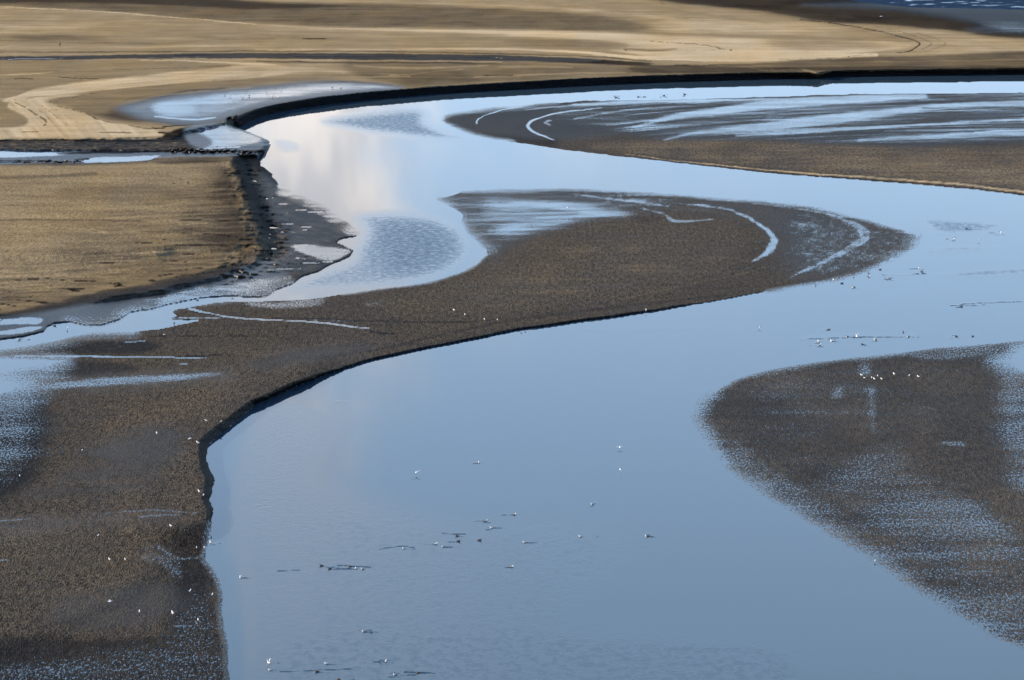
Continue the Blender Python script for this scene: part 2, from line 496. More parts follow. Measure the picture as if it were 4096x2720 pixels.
# rocky lumps on the ridge and along the ledges
lump = (fbm(X / 11, Y / 3.2, 0, 4) - .5)
def rough(pts, amp, soft=8):
    A = np.zeros(X.shape, np.float32); g.poly(A, pts, 1.0, soft, 2.0)
    return A * lump * amp
H0 += rough([(-60, 572), (300, 565), (640, 575), (900, 585), (1000, 596), (800, 604), (540, 600), (200, 592), (-60, 592)], 0.25)
H0 += rough([(700, 597), (860, 598), (1000, 606), (1000, 618), (850, 614), (700, 610)], 1.1, 5)
H0 += rough([(90, 640), (190, 640), (320, 640), (320, 652), (90, 650)], 0.9, 5)
H0 += rough([(1090, 1060), (1200, 1010), (1320, 1020), (1300, 1060), (1200, 1090), (1120, 1104)], 0.3, 20)
H0 += rough([(880, 1105), (960, 1050), (1130, 960), (1090, 1040), (960, 1110)], 0.12, 20)
# rills down the flank of the sand
flank = np.zeros(X.shape, np.float32)
g.poly(flank, [(900, 640), (960, 630), (1060, 700), (1130, 860), (1170, 960), (1100, 1080), (900, 1140), (860, 1060), (960, 960), (930, 820), (900, 740)], 1.0, 40, 2.0)
H0 += flank * ((fbm(X / 46, (Y - 0.10 * X) / 8, 4, 4) - .5) * 0.55 + (fbm(X / 25, (Y + 0.2 * X) / 12, 1, 3) - .5) * 0.35)
g.poly(flank, [(300, 1040), (900, 980), (960, 1080), (500, 1180), (100, 1260), (-100, 1260), (-100, 1100)], 0.5, 50, 2.0)
H0 += flank * (fbm(X / 90, Y / 5, 5, 3) - .5) * 0.45
H0 += (fbm(X / 260, Y / 9, 3, 3) - .5) * 0.22 * sstep((640 - Y) / 60)
g.poly(H0, SEA, -0.8, 30, 2.0, smooth=False)
# steep far bank: full height where its brink is seen
fb_x = np.array([p[0] for p in farTop], float)
yT = np.interp(X + 6 * (fbm(X / 14, X * 0 + 3, 1, 3) - .5), fb_x, [p[1] for p in farTop]) + 3.0 * (fbm(X / 26, X * 0 + 9, 2, 4) - .5)
yB = np.interp(X, [p[0] for p in farBot], [p[1] for p in farBot])
hb = (yB - yT) / scale_at(yB) * 0.93
flr = 1.25 * (1 - sstep((X - 915) / 85))
tb = (yB - Y) / np.maximum(yB - yT, 1)
ledge = 0.05 * (fbm(X / 40, Y / 3, 2, 3) - .5) * np.clip(tb * 4, 0, 1)
bankp = np.where(tb > 1, 99, hb * np.clip(tb + ledge, -0.3, 1.0) ** 0.8 if False else hb * np.clip(tb + ledge, 0, 1.0))
top_h = np.maximum(hb, flr) + (Y < yT) * 0.12 * (yT - Y)
isfar = (X > 905) & (Y < 520) & (Y > -20)
H0 = np.where(isfar & (Y < yB + 1), np.minimum(np.minimum(H0, np.maximum(top_h, 0.02)), np.where(tb > 1, 99, np.maximum(hb * np.clip(tb + ledge, 0, 1), flr))), H0)
isf2 = (X > 990) & (Y < 520) & (Y > yB) & (Y > -20)
H0 = np.where(isf2, -0.3, H0); sd0 = np.where(isf2, np.minimum(sd0, -1), sd0)
# the brink of the far bank blends into the upland on its left
k0 = np.where(isfar & (X > 990), 10.0, np.where((Y < 1000) & (X > 950), 0.07, 0.03))
H0 = np.minimum(H0, np.maximum(sd0 * k0, 0) + 0.012)

H1 = np.full(X.shape, 0.06, np.float32)
g.poly(H1, [(-600, 1700), (100, 1650), (500, 1520), (1024, 1440), (1500, 1360), (2000, 1290), (2700, 1220), (2700, 1260), (2000, 1340), (1500, 1450),
            (1200, 1560), (900, 1750), (900, 2120), (700, 2120), (500, 2400), (-600, 2700)], 0.32, 60, 2.0)
g.poly(H1, [(500, 1720), (760, 1620), (1024, 1500), (1260, 1440), (1260, 1560), (1024, 1680), (900, 1780), (930, 1900), (900, 2080), (760, 2140), (560, 2120), (480, 1900)], 1.0, 110, 2.0)
g.poly(H1, [(2100, 820), (2700, 850), (3000, 950), (2900, 1100), (2300, 1230), (1900, 1200), (1950, 1050)], 0.22, 100, 2.0)
CW = np.interp(Y, [1240, 1330, 1440, 1550, 1620, 1700, 1763, 1807, 1850, 1893, 1930, 1967, 2030, 2100], [4, 7, 10, 18, 26, 36, 42, 27, 26, 33, 34, 24, 10, 4])
kk = np.interp(Y, [1240, 1330, 1450, 1550, 1650, 1800, 1950, 2040, 2120], [0.3, 0.4, 0.6, 0.8, 0.95, 1.0, 0.95, 0.6, 0.3]) / (CW + 4)
CW = CW * 0.8
H1 = np.minimum(H1, np.maximum(sd1 * kk, 0) + 0.012)
H2 = np.minimum(0.05 + 0.0003 * np.clip(sd2, 0, 600), np.maximum(sd2 * 0.004, 0) + 0.012)
H3 = np.minimum(0.05 + 0.002 * np.clip(sd3, 0, 100), np.maximum(sd3 * 0.012, 0) + 0.012)

fade = 24.0      # how far the wet margin of the bars reaches under the water's edge, px
sdM = np.maximum(np.maximum(sd1, sd2), sd3)
H = np.where(sd0 > 0, H0, -9)
H = np.maximum(H, np.where(sd1 > 0, H1, -9))
H = np.maximum(H, np.where(sd2 > 0, H2, -9))
H = np.maximum(H, np.where(sd3 > 0, H3, -9))
sdA = np.maximum(sdM, sd0)

# film of water, colour, ripple height, gloss
WFm = np.where(sd0 > 0, -0.6, -0.28).astype(np.float32)
S = np.full(X.shape, 0.42, np.float32)
RP = np.full(X.shape, 1.0, np.float32)
GL = np.full(X.shape, 0.12, np.float32)
margin = np.zeros(X.shape, np.float32)

def wet_edge(pts, inner, outer, w0=0.62, sgn=None):
    """speckled margin: ripple crests drown gradually towards the channel"""
    P = catmull(pts, False, 3)
    r = max(inner, outer)
    w = g.window(P, r, r / 1.5)
    d, _ = g.seg_dist(g.WX[w], g.WY[w], P, 1.5, False)
    s = sdA[w] if sgn is None else sgn[w]
    ins = s > 0
    prof_in = w0 * (1 - d / inner) - 0.1 * d / inner
    prof_out = w0 + (1.25 - w0) * d / outer
    val = np.where(ins, prof_in, prof_out)
    m = np.where(ins, d < inner, d < outer)
    WFm[w] = np.where(m, np.maximum(WFm[w], val), WFm[w])
    H[w] = np.where((~ins) & (d < outer), np.maximum(H[w], 0.012 - 0.030 * (d / outer) ** 2), H[w])
    GL[w] = np.where(m, np.maximum(GL[w], 0.8 * (1 - d / r)), GL[w])
    margin[w] = np.where(m, 1, margin[w])

wet_edge(bar2B[1:], 120, 48, 0.46)
wet_edge([(2894, 1828)] + bar2T[:4], 60, 45, 0.62)
wet_edge(bar2T[3:], 26, 14, 0.45)
wet_edge(bar2R[:6], 110, 26, 0.75)
wet_edge(bar1L[-7:], 70, 26, 0.6)
wet_edge(bar1L[:6], 14, 8, 0.5)
wet_edge(bar1T, 16, 18, 0.6)
wet_edge([bar1T[-1]] + bar1B[:3], 60, 40, 0.55)
wet_edge(bar1B[2:7], 16, 26, 0.5)
wet_edge(bar3T[:6], 26, 16, 0.5)
wet_edge(bar3B[-4:] + [bar3T[0]], 22, 12, 0.5)
wet_edge(inlet[1:9], 150, 40, 0.72)
wet_edge(inlet[8:], 60, 18, 0.6)
wet_edge(chanBot[1:9], 60, 14, 0.5)
wet_edge(chanTop[1:9], 60, 16, 0.6)
wet_edge(shoreL[-4:] + chanTop[:1], 50, 12, 0.5)
wet_edge(shoreL[17:24], 46, 24, 0.6)
wet_edge(bankW[10:22], 26, 12, 0.42)
H = np.where(H < -5, np.maximum(-0.5, sdA * 0.03 - 0.02), H)

WFm = np.where((sdA < 0) & (margin < 0.5), 1.5, WFm).astype(np.float32)
# ---- upland sand
up = np.zeros(X.shape, np.float32)
g.poly(up, [(-2600, -900), (6600, -900), (6600, 272), (3332, 285), (2612, 299), (2048, 327), (1458, 368), (1024, 432), (880, 500), (740, 545), (600, 556), (0, 560), (-2600, 560)], 1.0, 4, 2.0, smooth=False)
g.poly(up, [(-2600, 668), (0, 665), (300, 662), (640, 645), (915, 622), (945, 660), (975, 770), (1015, 900), (1030, 975), (985, 1040), (840, 1085),
            (640, 1130), (430, 1165), (250, 1205), (0, 1262), (-2600, 1330)], 1.0, 26, 2.0, smooth=False, noise=14)
S = S * (1 - up) + 0.74 * up
RP = RP * (1 - up) + 0.10 * up
GL = GL * (1 - up) + 0.0 * up
# left flat: coarser rippled sand
lf = [(-2600, 668), (300, 668), (640, 652), (900, 640), (930, 760), (900, 900), (940, 1010), (700, 1090), (300, 1150), (0, 1200), (-2600, 1300)]
g.poly(RP, lf, 0.45, 60, 2.0)
g.poly(S, lf, 0.69, 40, 2.0)
P_ = g.poly; T_ = g.stroke
A3 = np.zeros(X.shape, np.float32)
T_(S, [(-50, 712), (200, 706), (380, 694)], 12, 0.60, 14)
T_(S, [(-50, 880, 8), (300, 880, 7), (560, 884, 3)], 8, 0.56, 8)
P_(S, [(300, 740), (820, 745), (880, 780), (500, 800), (250, 790)], 0.62, 40)
P_(S, [(250, 960), (640, 940), (700, 1060), (300, 1080)], 0.64, 60)
P_(S, [(860, 720), (920, 700), (980, 860), (1010, 960), (860, 1000), (700, 900)], 0.60, 60)
def rill(pts, w, v, soft=3, br=0.15):
    n = len(pts)
    q = catmull(pts, False, 5); m = len(q)
    T_(S, [(a[0], a[1], w * math.sin(math.pi * (0.04 + 0.92 * i / (m - 1)))) for i, a in enumerate(q)], w, v, soft, smooth=False, breakup=br, bscale=22)
for pts in [[(680, 883), (760, 881), (830, 878)], [(870, 883), (925, 884)], [(690, 933), (860, 938), (960, 950)], [(540, 970), (620, 972), (680, 973)],
            [(700, 978), (860, 980), (950, 976)], [(330, 1043), (520, 1042)], [(340, 1052), (500, 1050)], [(640, 1040), (760, 1050)], [(900, 1026), (1020, 1040)],
            [(50, 1120), (150, 1115), (200, 1112)], [(220, 1118), (400, 1126)], [(690, 1112), (780, 1098), (860, 1086)], [(610, 1106), (700, 1094)],
            [(260, 1155), (340, 1156)], [(0, 1168), (110, 1171)], [(60, 1200), (190, 1210)], [(0, 1215), (80, 1228)], [(70, 1188), (130, 1186)],
            [(430, 1130), (500, 1145)], [(740, 1075), (820, 1072)], [(880, 1050), (925, 1052)], [(940, 700), (1000, 702)], [(900, 745), (1010, 768)],
            [(900, 858), (1020, 864)], [(700, 1010), (800, 1020)], [(300, 1160), (320, 1165)]]:
    rill(pts, 2.6, 0.36)
for pts in [[(470, 1130), (490, 1145)], [(480, 1143), (455, 1146)], [(280, 1158), (320, 1166)], [(590, 1122), (630, 1122)], [(160, 1210), (195, 1210)]]:
    rill(pts, 5, 0.3, 7)
for pts in [[(720, 896), (800, 893), (850, 894)], [(420, 1015), (560, 1012), (680, 1004)], [(160, 1112), (190, 1108)], [(235, 1114), (290, 1122)], [(380, 930), (440, 925)],
            [(180, 1150), (200, 1147)], [(340, 1044), (560, 1042)]]:
    rill(pts, 4, 0.80, 6)
A3[:] = 0
g.poly(A3, [(420, 860), (960, 700), (1040, 900), (1060, 1010), (860, 1120), (300, 1200), (-100, 1260), (-100, 1080), (300, 1000)], 1.0, 90, 2.0)
S += A3 * ((fbm(X / 150, (Y + 0.04 * X) / 6, 1, 4) - .5) * 0.26 - 0.03)
A3[:] = 0
g.poly(A3, [(820, 660), (960, 650), (1080, 900), (1090, 1040), (860, 1130), (0, 1290), (-200, 1290), (-200, 1210), (500, 1110), (820, 1010), (900, 850)], 1.0, 90, 2.0)
S -= A3 * 0.10
# slope below the left flat: grey wet silt
P_(S, [(-300, 1275), (0, 1262), (250, 1215), (430, 1180), (640, 1142), (850, 1098), (1000, 1052), (1060, 1010), (1150, 1000), (1400, 1010), (1200, 1110), (1000, 1200),
       (800, 1195), (500, 1260), (300, 1300), (-300, 1400)], 0.30, 16)
P_(GL, [(-300, 1290), (0, 1275), (430, 1200), (850, 1115), (1060, 1040), (1180, 1060), (1000, 1195), (600, 1240), (300, 1300), (-300, 1400)], 0.85, 26)
P_(RP, [(-300, 1275), (0, 1262), (430, 1180), (850, 1098), (1060, 1010), (1180, 1060), (1000, 1195), (600, 1225), (300, 1280), (-300, 1330)], 0.30, 20)
P_(WFm, [(560, 1200), (760, 1160), (900, 1140), (1080, 1105), (1180, 1100), (1080, 1160), (900, 1175), (700, 1200)], 0.42, 24)
# flank and lower ledge by the river
P_(S, [(930, 632), (1000, 620), (1100, 660), (1130, 740), (1400, 880), (1440, 940), (1340, 970), (1400, 1010), (1250, 1090), (1090, 1080), (1100, 1000), (1050, 900),
       (1000, 800), (975, 740)], 0.30, 26)
P_(GL, [(1040, 700), (1130, 740), (1400, 880), (1440, 940), (1340, 970), (1400, 1010), (1250, 1090), (1090, 1080), (1140, 960), (1080, 840)], 0.42, 40)
P_(RP, [(960, 640), (1060, 660), (1100, 760), (1160, 900), (1180, 1000), (1100, 1060), (1040, 900), (980, 760)], 0.3, 20)
for q_, w_ in (([(950, 636), (985, 660), (1000, 700), (985, 735), (1030, 790), (1060, 850), (1075, 920)], 20), ([(1010, 640), (1050, 680), (1075, 710), (1110, 735)], 12)):
    T_(S, q_, w_, 0.04, 22)  # shade of the right-facing flank painted dark into the ground colour
P_(S, [(1010, 665), (1024, 700), (1020, 730), (995, 745), (1000, 700)], 0.42, 8)
P_(S, [(1060, 930), (1120, 930), (1160, 960), (1180, 1000), (1100, 1050), (1040, 1060)], 0.40, 24)
P_(S, [(1000, 900), (1060, 940), (1100, 1000), (1090, 1040), (1000, 1060), (960, 1000)], 0.52, 24)
T_(S, [(1000, 1058, 2), (1040, 1048, 2.5), (1080, 1030, 3), (1085, 1000, 3), (1078, 985, 2)], 3, 0.05, 3)
T_(S, [(960, 1075, 2), (1000, 1060, 2), (1040, 1040, 2)], 3, 0.08, 3)
A3[:] = 0
g.poly(A3, [(1080, 700), (1130, 750), (1380, 880), (1430, 935), (1340, 960), (1400, 1005), (1250, 1085), (1100, 1090), (1000, 1180), (600, 1235), (850, 1120), (1080, 1060), (1120, 900)], 1.0, 30, 2.0)
S += A3 * (fbm(X / 50, (Y - 0.15 * X) / 8, 2, 4) - .52) * 0.5
WFm += A3 * ((fbm(X / 60, Y / 7, 4, 4) - .5) * 1.6 + 0.25)
for x, y, w in [(1127, 816, 18), (1204, 840, 18), (1143, 894, 26), (1224, 907, 18), (1218, 921, 7), (1164, 929, 17), (1260, 848, 26), (1320, 862, 20)]:
    T_(WFm, [(x - w, y), (x + w, y + 1)], 3.5, 1.4, 4, smooth=False)
    T_(S, [(x - w * 1.7, y - 3), (x - w * .7, y - 2)], 3.5, 0.03, 4, smooth=False)
P_(WFm, [(1165, 985), (1220, 975), (1300, 985), (1390, 995), (1405, 1010), (1340, 1042), (1280, 1036), (1200, 1010)], 0.85, 14)
T_(WFm, [(1180, 1000, 3), (1210, 1001, 3)], 3, 1.2, 4)
T_(WFm, [(1185, 1034, 3), (1225, 1035, 3)], 3, 1.2, 4)
T_(WFm, [(1210, 1050, 4), (1260, 1052, 3), (1330, 1046, 3)], 3, 1.1, 4)
T_(WFm, [(1110, 1076, 3), (1200, 1074, 3)], 3, 0.8, 4)
T_(WFm, [(1000, 1132, 8), (1080, 1124, 8), (1160, 1112, 5)], 8, 0.62, 8)
T_(S, [(1170, 1075), (1230, 1060), (1320, 1045)], 5, 0.04, 6)
T_(S, [(1230, 1000), (1250, 1012), (1230, 1028)], 5, 0.10, 6)
# second wet shelf and first wet patch (upper left)
P_(S, [(700, 520), (893, 494), (1024, 532), (1090, 565), (1060, 600), (1000, 606), (740, 600), (640, 570)], 0.26, 10)
P_(GL, [(740, 515), (893, 494), (1024, 532), (1090, 565), (1050, 598), (800, 600)], 0.9, 14)
P_(RP, [(700, 515), (893, 494), (1024, 532), (1090, 565), (1050, 598), (760, 600)], 0.12, 14)
P_(WFm, [(775, 522), (840, 506), (893, 496), (950, 512), (1024, 538), (1050, 552), (1030, 572), (950, 588), (820, 596), (840, 575), (830, 555), (800, 540)], 0.72, 24)
T_(WFm, [(790, 597, 2), (880, 592, 3), (960, 588, 3)], 3, 1.3, 4)
P_(S, [(300, 425), (520, 380), (800, 350), (1284, 322), (1560, 338), (1600, 356), (1400, 378), (1024, 434), (893, 484), (740, 500), (560, 490), (420, 470)], 0.50, 26)
P_(S, [(480, 430), (600, 400), (760, 375), (1000, 352), (1284, 328), (1540, 342), (1600, 356), (1400, 378), (1024, 434), (893, 484), (740, 496), (600, 478), (520, 455)], 0.28, 24)
P_(GL, [(480, 430), (600, 400), (760, 375), (1000, 352), (1284, 328), (1540, 342), (1600, 356), (1400, 378), (1024, 434), (893, 484), (740, 496), (600, 478), (520, 455)], 0.95, 40)
P_(RP, [(300, 425), (520, 380), (800, 350), (1284, 322), (1600, 356), (1024, 434), (893, 484), (740, 500), (560, 490), (420, 470)], 0.06, 26)
P_(WFm, [(590, 430), (640, 400), (740, 388), (911, 368), (1024, 359), (1150, 345), (1284, 333), (1458, 332), (1566, 347), (1610, 354), (1450, 362), (1284, 374), (1150, 392), (1060, 400),
         (960, 412), (900, 440), (850, 462), (740, 474), (640, 468)], 0.66, 40)
P_(WFm, [(780, 425), (860, 420), (930, 410), (1000, 398), (1060, 404), (1000, 425), (900, 450), (800, 462)], 0.38, 24)
T_(WFm, [(620, 466), (760, 478), (860, 470)], 6, 0.9, 10)
T_(S, [(1040, 398), (1100, 406), (1150, 410)], 2, 0.7, 3)
# pale meander of sand
P_(S, [(1024, 256), (928, 264), (737, 285), (477, 312), (303, 331), (130, 360), (65, 377), (17, 399), (26, 425), (78, 451), (113, 477), (95, 503), (0, 514), (-300, 516),
       (-300, 552), (0, 552), (520, 548), (650, 540), (607, 516), (434, 486), (347, 455), (260, 425), (195, 405), (260, 388), (434, 362), (737, 334), (1024, 312), (1160, 290), (1150, 265)], 0.91, 12)
T_(S, [(1000, 275, 24), (1150, 278, 22), (1300, 282, 14), (1450, 290, 8)], 20, 0.84, 30)
P_(S, [(195, 405), (260, 390), (434, 364), (737, 336), (1024, 314), (1200, 300), (1400, 300), (1284, 324), (1000, 350), (760, 372), (600, 395), (480, 425), (420, 455), (350, 452), (260, 425)], 0.64, 34)
T_(S, [(560, 432, 18), (700, 375, 10), (900, 355, 6)], 10, 0.42, 20)
T_(S, [(500, 408), (520, 396), (600, 384), (800, 366), (1000, 350)], 8, 0.60, 8)
A3[:] = 0
g.poly(A3, [(1024, 262), (737, 292), (477, 318), (303, 336), (130, 364), (30, 402), (40, 425), (110, 455), (130, 490), (120, 510), (0, 520), (0, 548), (520, 545), (607, 516), (434, 486), (347, 455), (240, 420), (260, 392), (434, 366), (737, 338), (1024, 314)], 1.0, 8, 2.0)
uu = np.where(Y < 400, (Y - 300) + 0.09 * X, (X - 0.9 * (Y - 400)) * 0.18)
S += A3 * (fbm(uu / 5.0, X / 500, 4, 4) - .55) * 0.30
def track(pts, w=2.0, v=0.55, b=0.8):
    T_(S, pts, w, v, 3, breakup=b, bscale=14)
track([(55, 408), (80, 418), (110, 434), (140, 455), (175, 478), (185, 492), (175, 503)], 3.5, 0.5)
track([(60, 400), (90, 400), (130, 392)], 2, 0.6)
track([(200, 405), (220, 418), (260, 430), (300, 440), (340, 452), (380, 470), (430, 486), (500, 500), (607, 517)], 2.6, 0.48)
track([(190, 395), (260, 392), (330, 380), (434, 365)], 2.2, 0.55)
track([(150, 415), (180, 430), (210, 455), (240, 480), (270, 500)], 2.0, 0.66)
track([(210, 430), (260, 460), (310, 490), (340, 500)], 2.0, 0.68)
track([(130, 425), (170, 450), (200, 480), (215, 500)], 2.0, 0.7)
T_(S, [(650, 508, 2), (737, 502, 2.6), (820, 496, 2)], 3, 0.1, 3)
T_(S, [(607, 512, 2), (640, 515, 3), (660, 512, 2)], 3, 0.05, 3)
T_(S, [(640, 530), (690, 535), (760, 548)], 5, 0.35, 6)
T_(S, [(400, 530), (520, 530)], 4, 0.6, 5); T_(S, [(90, 528), (150, 528)], 2, 0.5, 3)
# land between meander and the dark creek
P_(S, [(-300, 245), (0, 243), (700, 243), (928, 262), (737, 281), (477, 308), (300, 328), (130, 356), (17, 395), (-300, 400)], 0.69, 6)
P_(S, [(-300, 410), (10, 405), (26, 430), (78, 455), (105, 480), (90, 500), (0, 508), (-300, 510)], 0.68, 5)
T_(S, [(0, 300), (100, 296), (210, 288)], 4, 0.86, 5)
T_(S, [(450, 278, 1.5), (600, 276, 2), (737, 270, 2), (850, 266, 2), (920, 263, 3)], 2, 0.42, 3)
T_(S, [(235, 310, 2), (340, 313, 2), (400, 314, 2)], 2, 0.35, 3)
T_(S, [(60, 315), (130, 313)], 2, 0.4, 3)
T_(S, [(560, 240, 2), (740, 243, 4), (900, 250, 5), (1100, 257, 5)], 4, 0.95, 4)
# far lower strip right of the meander
P_(S, [(1380, 246), (1500, 243), (2048, 245), (2400, 262), (3072, 270), (4096, 262), (6600, 262), (6600, 274), (3332, 284), (2612, 298), (2048, 326), (1610, 352), (1560, 335), (1480, 318), (1400, 290)], 0.60, 26)
T_(S, [(1420, 262, 5), (1600, 272, 6), (1750, 272, 5), (1950, 262, 4)], 5, 0.80, 8)
T_(S, [(1560, 300, 3), (1640, 298, 4), (1760, 285, 3), (1850, 278, 3)], 4, 0.84, 5)
T_(S, [(1200, 240), (1500, 240), (2000, 247)], 4, 0.85, 4)
T_(S, [(1030, 246), (1400, 250), (1700, 250), (2000, 256)], 4, 0.48, 6)
P_(S, [(1600, 300), (1800, 285), (1880, 310), (1900, 330), (1700, 340), (1620, 330)], 0.56, 30)
T_(S, [(1330, 312), (1500, 308), (1640, 305)], 4, 0.72, 6)
T_(S, [(1900, 308), (2100, 300), (2300, 292), (2500, 290)], 5, 0.72, 7)
T_(S, [(1940, 302), (2050, 300)], 4, 0.48, 6)
T_(S, [(2000, 268), (2240, 268), (2290, 272)], 5, 0.78, 6)
P_(S, [(2560, 262), (3072, 268), (3600, 262), (4200, 256), (4200, 276), (3332, 284), (2800, 294), (2560, 290)], 0.50, 8)
T_(S, [(3212, 279), (3250, 285), (3275, 294), (3300, 290), (3325, 284)], 3.5, 0.86, 3)
T_(S, [(3000, 270, 2), (3060, 280, 2), (3180, 278, 2)], 2, 0.72, 3)
T_(S, [(3100, 275), (3180, 276)], 2, 0.15, 3)
# the dark creek across the upland
P_(S, [(-300, 222), (0, 226), (360, 222), (640, 217), (760, 214), (1024, 213), (1600, 216), (2048, 223), (2395, 238), (2612, 253), (2480, 258), (2200, 248), (2048, 243), (1500, 240), (1024, 233), (600, 233), (300, 237), (-300, 240)], 0.36, 7)
P_(GL, [(-300, 222), (0, 226), (640, 217), (1024, 213), (2048, 223), (2395, 238), (2200, 248), (1024, 233), (300, 237), (-300, 240)], 0.12, 8)
T_(WFm, [(0, 236, 2), (150, 234, 2.5), (300, 233, 1)], 2, 0.7, 3)
T_(WFm, [(560, 230, 1), (700, 230, 2), (800, 224, 1.5)], 2, 0.3, 3)
for pts in [[(700, 224), (850, 219)], [(1180, 228), (1500, 226), (1660, 225)], [(1850, 228), (1960, 230)], [(2370, 247), (2420, 248)], [(2430, 257), (2600, 260)], [(2700, 262), (3072, 258)]]:
    T_(S, pts, 2, 0.08, 3)
T_(S, [(1980, 230), (2010, 234)], 1.5, 0.8, 2)
T_(S, [(-100, 208), (500, 207), (1500, 206), (2300, 224), (2600, 244)], 5, 0.56, 7)
# upper sands: bands
T_(S, [(-100, 196, 5), (200, 192, 6), (500, 188, 5), (800, 184, 8), (1024, 178, 8)], 6, 0.84, 8)
T_(S, [(1024, 200, 3), (1600, 196, 4), (2048, 196, 8), (2300, 208, 10), (2612, 232, 14), (3072, 236, 16), (3500, 220, 16)], 8, 0.98, 8)
T_(S, [(-100, 160), (200, 168), (500, 176), (700, 172)], 4, 0.56, 8)
P_(S, [(60, 142), (330, 140), (420, 150), (300, 160), (90, 158)], 0.58, 12)
T_(S, [(420, 170), (700, 172), (860, 160), (1100, 158)], 5, 0.58, 8)
T_(S, [(520, 130), (800, 145), (1100, 150)], 6, 0.66, 9)
T_(S, [(-100, 100), (200, 110), (400, 96)], 12, 0.84, 16)
T_(S, [(-100, 128), (100, 132), (300, 120)], 8, 0.82, 10)
T_(S, [(1215, 156, 1.5), (1260, 155, 3), (1300, 154, 1.5)], 3, 0.05, 3)
T_(S, [(780, 147), (860, 148)], 2, 0.45, 3); T_(S, [(1040, 140), (1100, 146), (1190, 149)], 2, 0.45, 3, breakup=.8)
T_(S, [(1300, 160), (1700, 166), (2048, 150), (2400, 175)], 8, 0.70, 12)
T_(S, [(1300, 182), (1700, 186), (2048, 187), (2360, 187)], 4, 0.60, 8)
P_(S, [(2048, 118), (2400, 128), (2700, 146), (3072, 156), (3640, 172), (3640, 190), (3400, 215), (3072, 245), (2700, 235), (2500, 210), (2300, 180), (2048, 150)], 0.92, 12)
P_(S, [(2048, 148), (2300, 156), (2500, 172), (2480, 196), (2300, 196), (2048, 186)], 0.66, 10)
T_(S, [(2500, 196), (2620, 200), (2700, 196)], 8, 0.60, 12)
P_(S, [(3100, 150), (3400, 162), (3580, 180), (3500, 196), (3200, 198), (3080, 180)], 0.76, 16)
track([(2600, 164), (2800, 178), (2860, 186), (2880, 198), (2700, 200)], 1.5, 0.6)
T_(S, [(2862, 185), (2885, 194), (2900, 197)], 2.2, 0.4, 3)
# dark band at the very top left to centre
P_(S, [(-400, 12), (0, -42), (700, -30), (1024, 5), (1300, 12), (1700, 20), (2048, 37), (2417, 63), (2525, 87), (2600, 110), (2540, 124), (2395, 124), (2048, 117), (1700, 110), (1284, 106),
       (1024, 91), (700, 72), (400, 46), (0, 22), (-400, 0)], 0.58, 8)
P_(S, [(-400, -10), (0, -30), (700, -25), (1024, 12), (1400, 20), (1024, 34), (500, 12), (-400, 6)], 0.42, 10)
P_(RP, [(0, 0), (1024, 10), (2048, 37), (2525, 90), (2540, 124), (2048, 117), (1284, 106), (700, 72), (0, 22)], 0.3, 10)
T_(S, [(2480, 124, 4), (2700, 135, 3), (3072, 147, 3.5), (3350, 156, 3), (3500, 160, 2), (3640, 166, 1.5)], 3, 0.55, 4)
T_(S, [(-100, 24, 2), (200, 38, 3), (400, 50, 2), (700, 70, 2.5), (1024, 96, 3), (1300, 112, 5), (1600, 120, 9), (2048, 130, 12), (2500, 142, 8)], 3, 0.98, 3)
T_(S, [(1024, 2, 3), (1500, 8, 4), (2048, 26, 6), (2400, 44, 8), (2700, 80, 16), (3000, 115, 14)], 5, 0.88, 10)
P_(S, [(2600, 90), (2900, 75), (3300, 100), (3400, 125), (3072, 140), (2700, 128)], 0.84, 18)
T_(S, [(2700, 40, 6), (2900, 70, 8), (3072, 90, 6)], 8, 0.66, 14)
T_(S, [(2450, 70), (2600, 78), (2750, 74)], 4, 0.62, 6)
track([(2190, 16), (2300, 28), (2380, 32)], 1.6, 0.5); track([(2420, 46), (2500, 54), (2530, 58)], 1.8, 0.45)
# grey flats top right, towards the sea
P_(S, [(2600, -60), (2650, 0), (2800, 20), (3072, 46), (3289, 85), (3510, 96), (3700, 112), (3900, 130), (4096, 152), (6600, 220), (6600, -900), (2000, -900)], 0.37, 12)
P_(S, [(3354, 0), (3500, 36), (3700, 60), (3900, 95), (4096, 140), (6600, 200), (6600, 0)], 0.24, 14)
P_(GL, [(3400, 10), (3600, 40), (3800, 70), (3950, 100), (4096, 130), (6600, 170), (6600, 0)], 0.30, 40)
P_(RP, [(3400, 10), (3600, 40), (3950, 100), (4096, 130), (6600, 170), (6600, 0)], 0.15, 30)
P_(WFm, [(3900, 90), (4000, 80), (4096, 84), (6600, 100), (6600, 150), (4096, 135), (3980, 120)], 0.10, 30)
T_(S, [(3072, 55, 3), (3300, 60, 3), (3600, 90, 3)], 4, 0.5, 6)
for pts in [[(3100, 31), (3120, 37)], [(3410, 62), (3440, 72), (3500, 82), (3540, 92)], [(3445, 64), (3480, 70), (3510, 76), (3530, 70)], [(3350, 78), (3420, 84)], [(2900, 25), (3072, 28)]]:
    T_(S, pts, 2, 0.03, 2.5)
T_(WFm, [(3522, 66, 2), (3550, 67, 1.5)], 2, 1.4, 2)
P_(S, [(3560, 110), (3700, 120), (3900, 140), (4096, 165), (4200, 175), (4200, 225), (3900, 215), (3700, 210), (3640, 190), (3660, 160)], 0.80, 14)
P_(S, [(3300, 235), (3700, 222), (4096, 205), (4300, 200), (4300, 262), (3700, 262), (3000, 262)], 0.56, 14)
T_(S, [(3500, 244, 3), (3800, 244, 3), (4150, 236, 3)], 3, 0.68, 6)
track([(3289, 87), (3350, 96), (3462, 113), (3530, 128), (3592, 143), (3640, 156), (3666, 165), (3679, 176), (3660, 192), (3636, 204), (3590, 210)], 2.8, 0.42, 0.5)
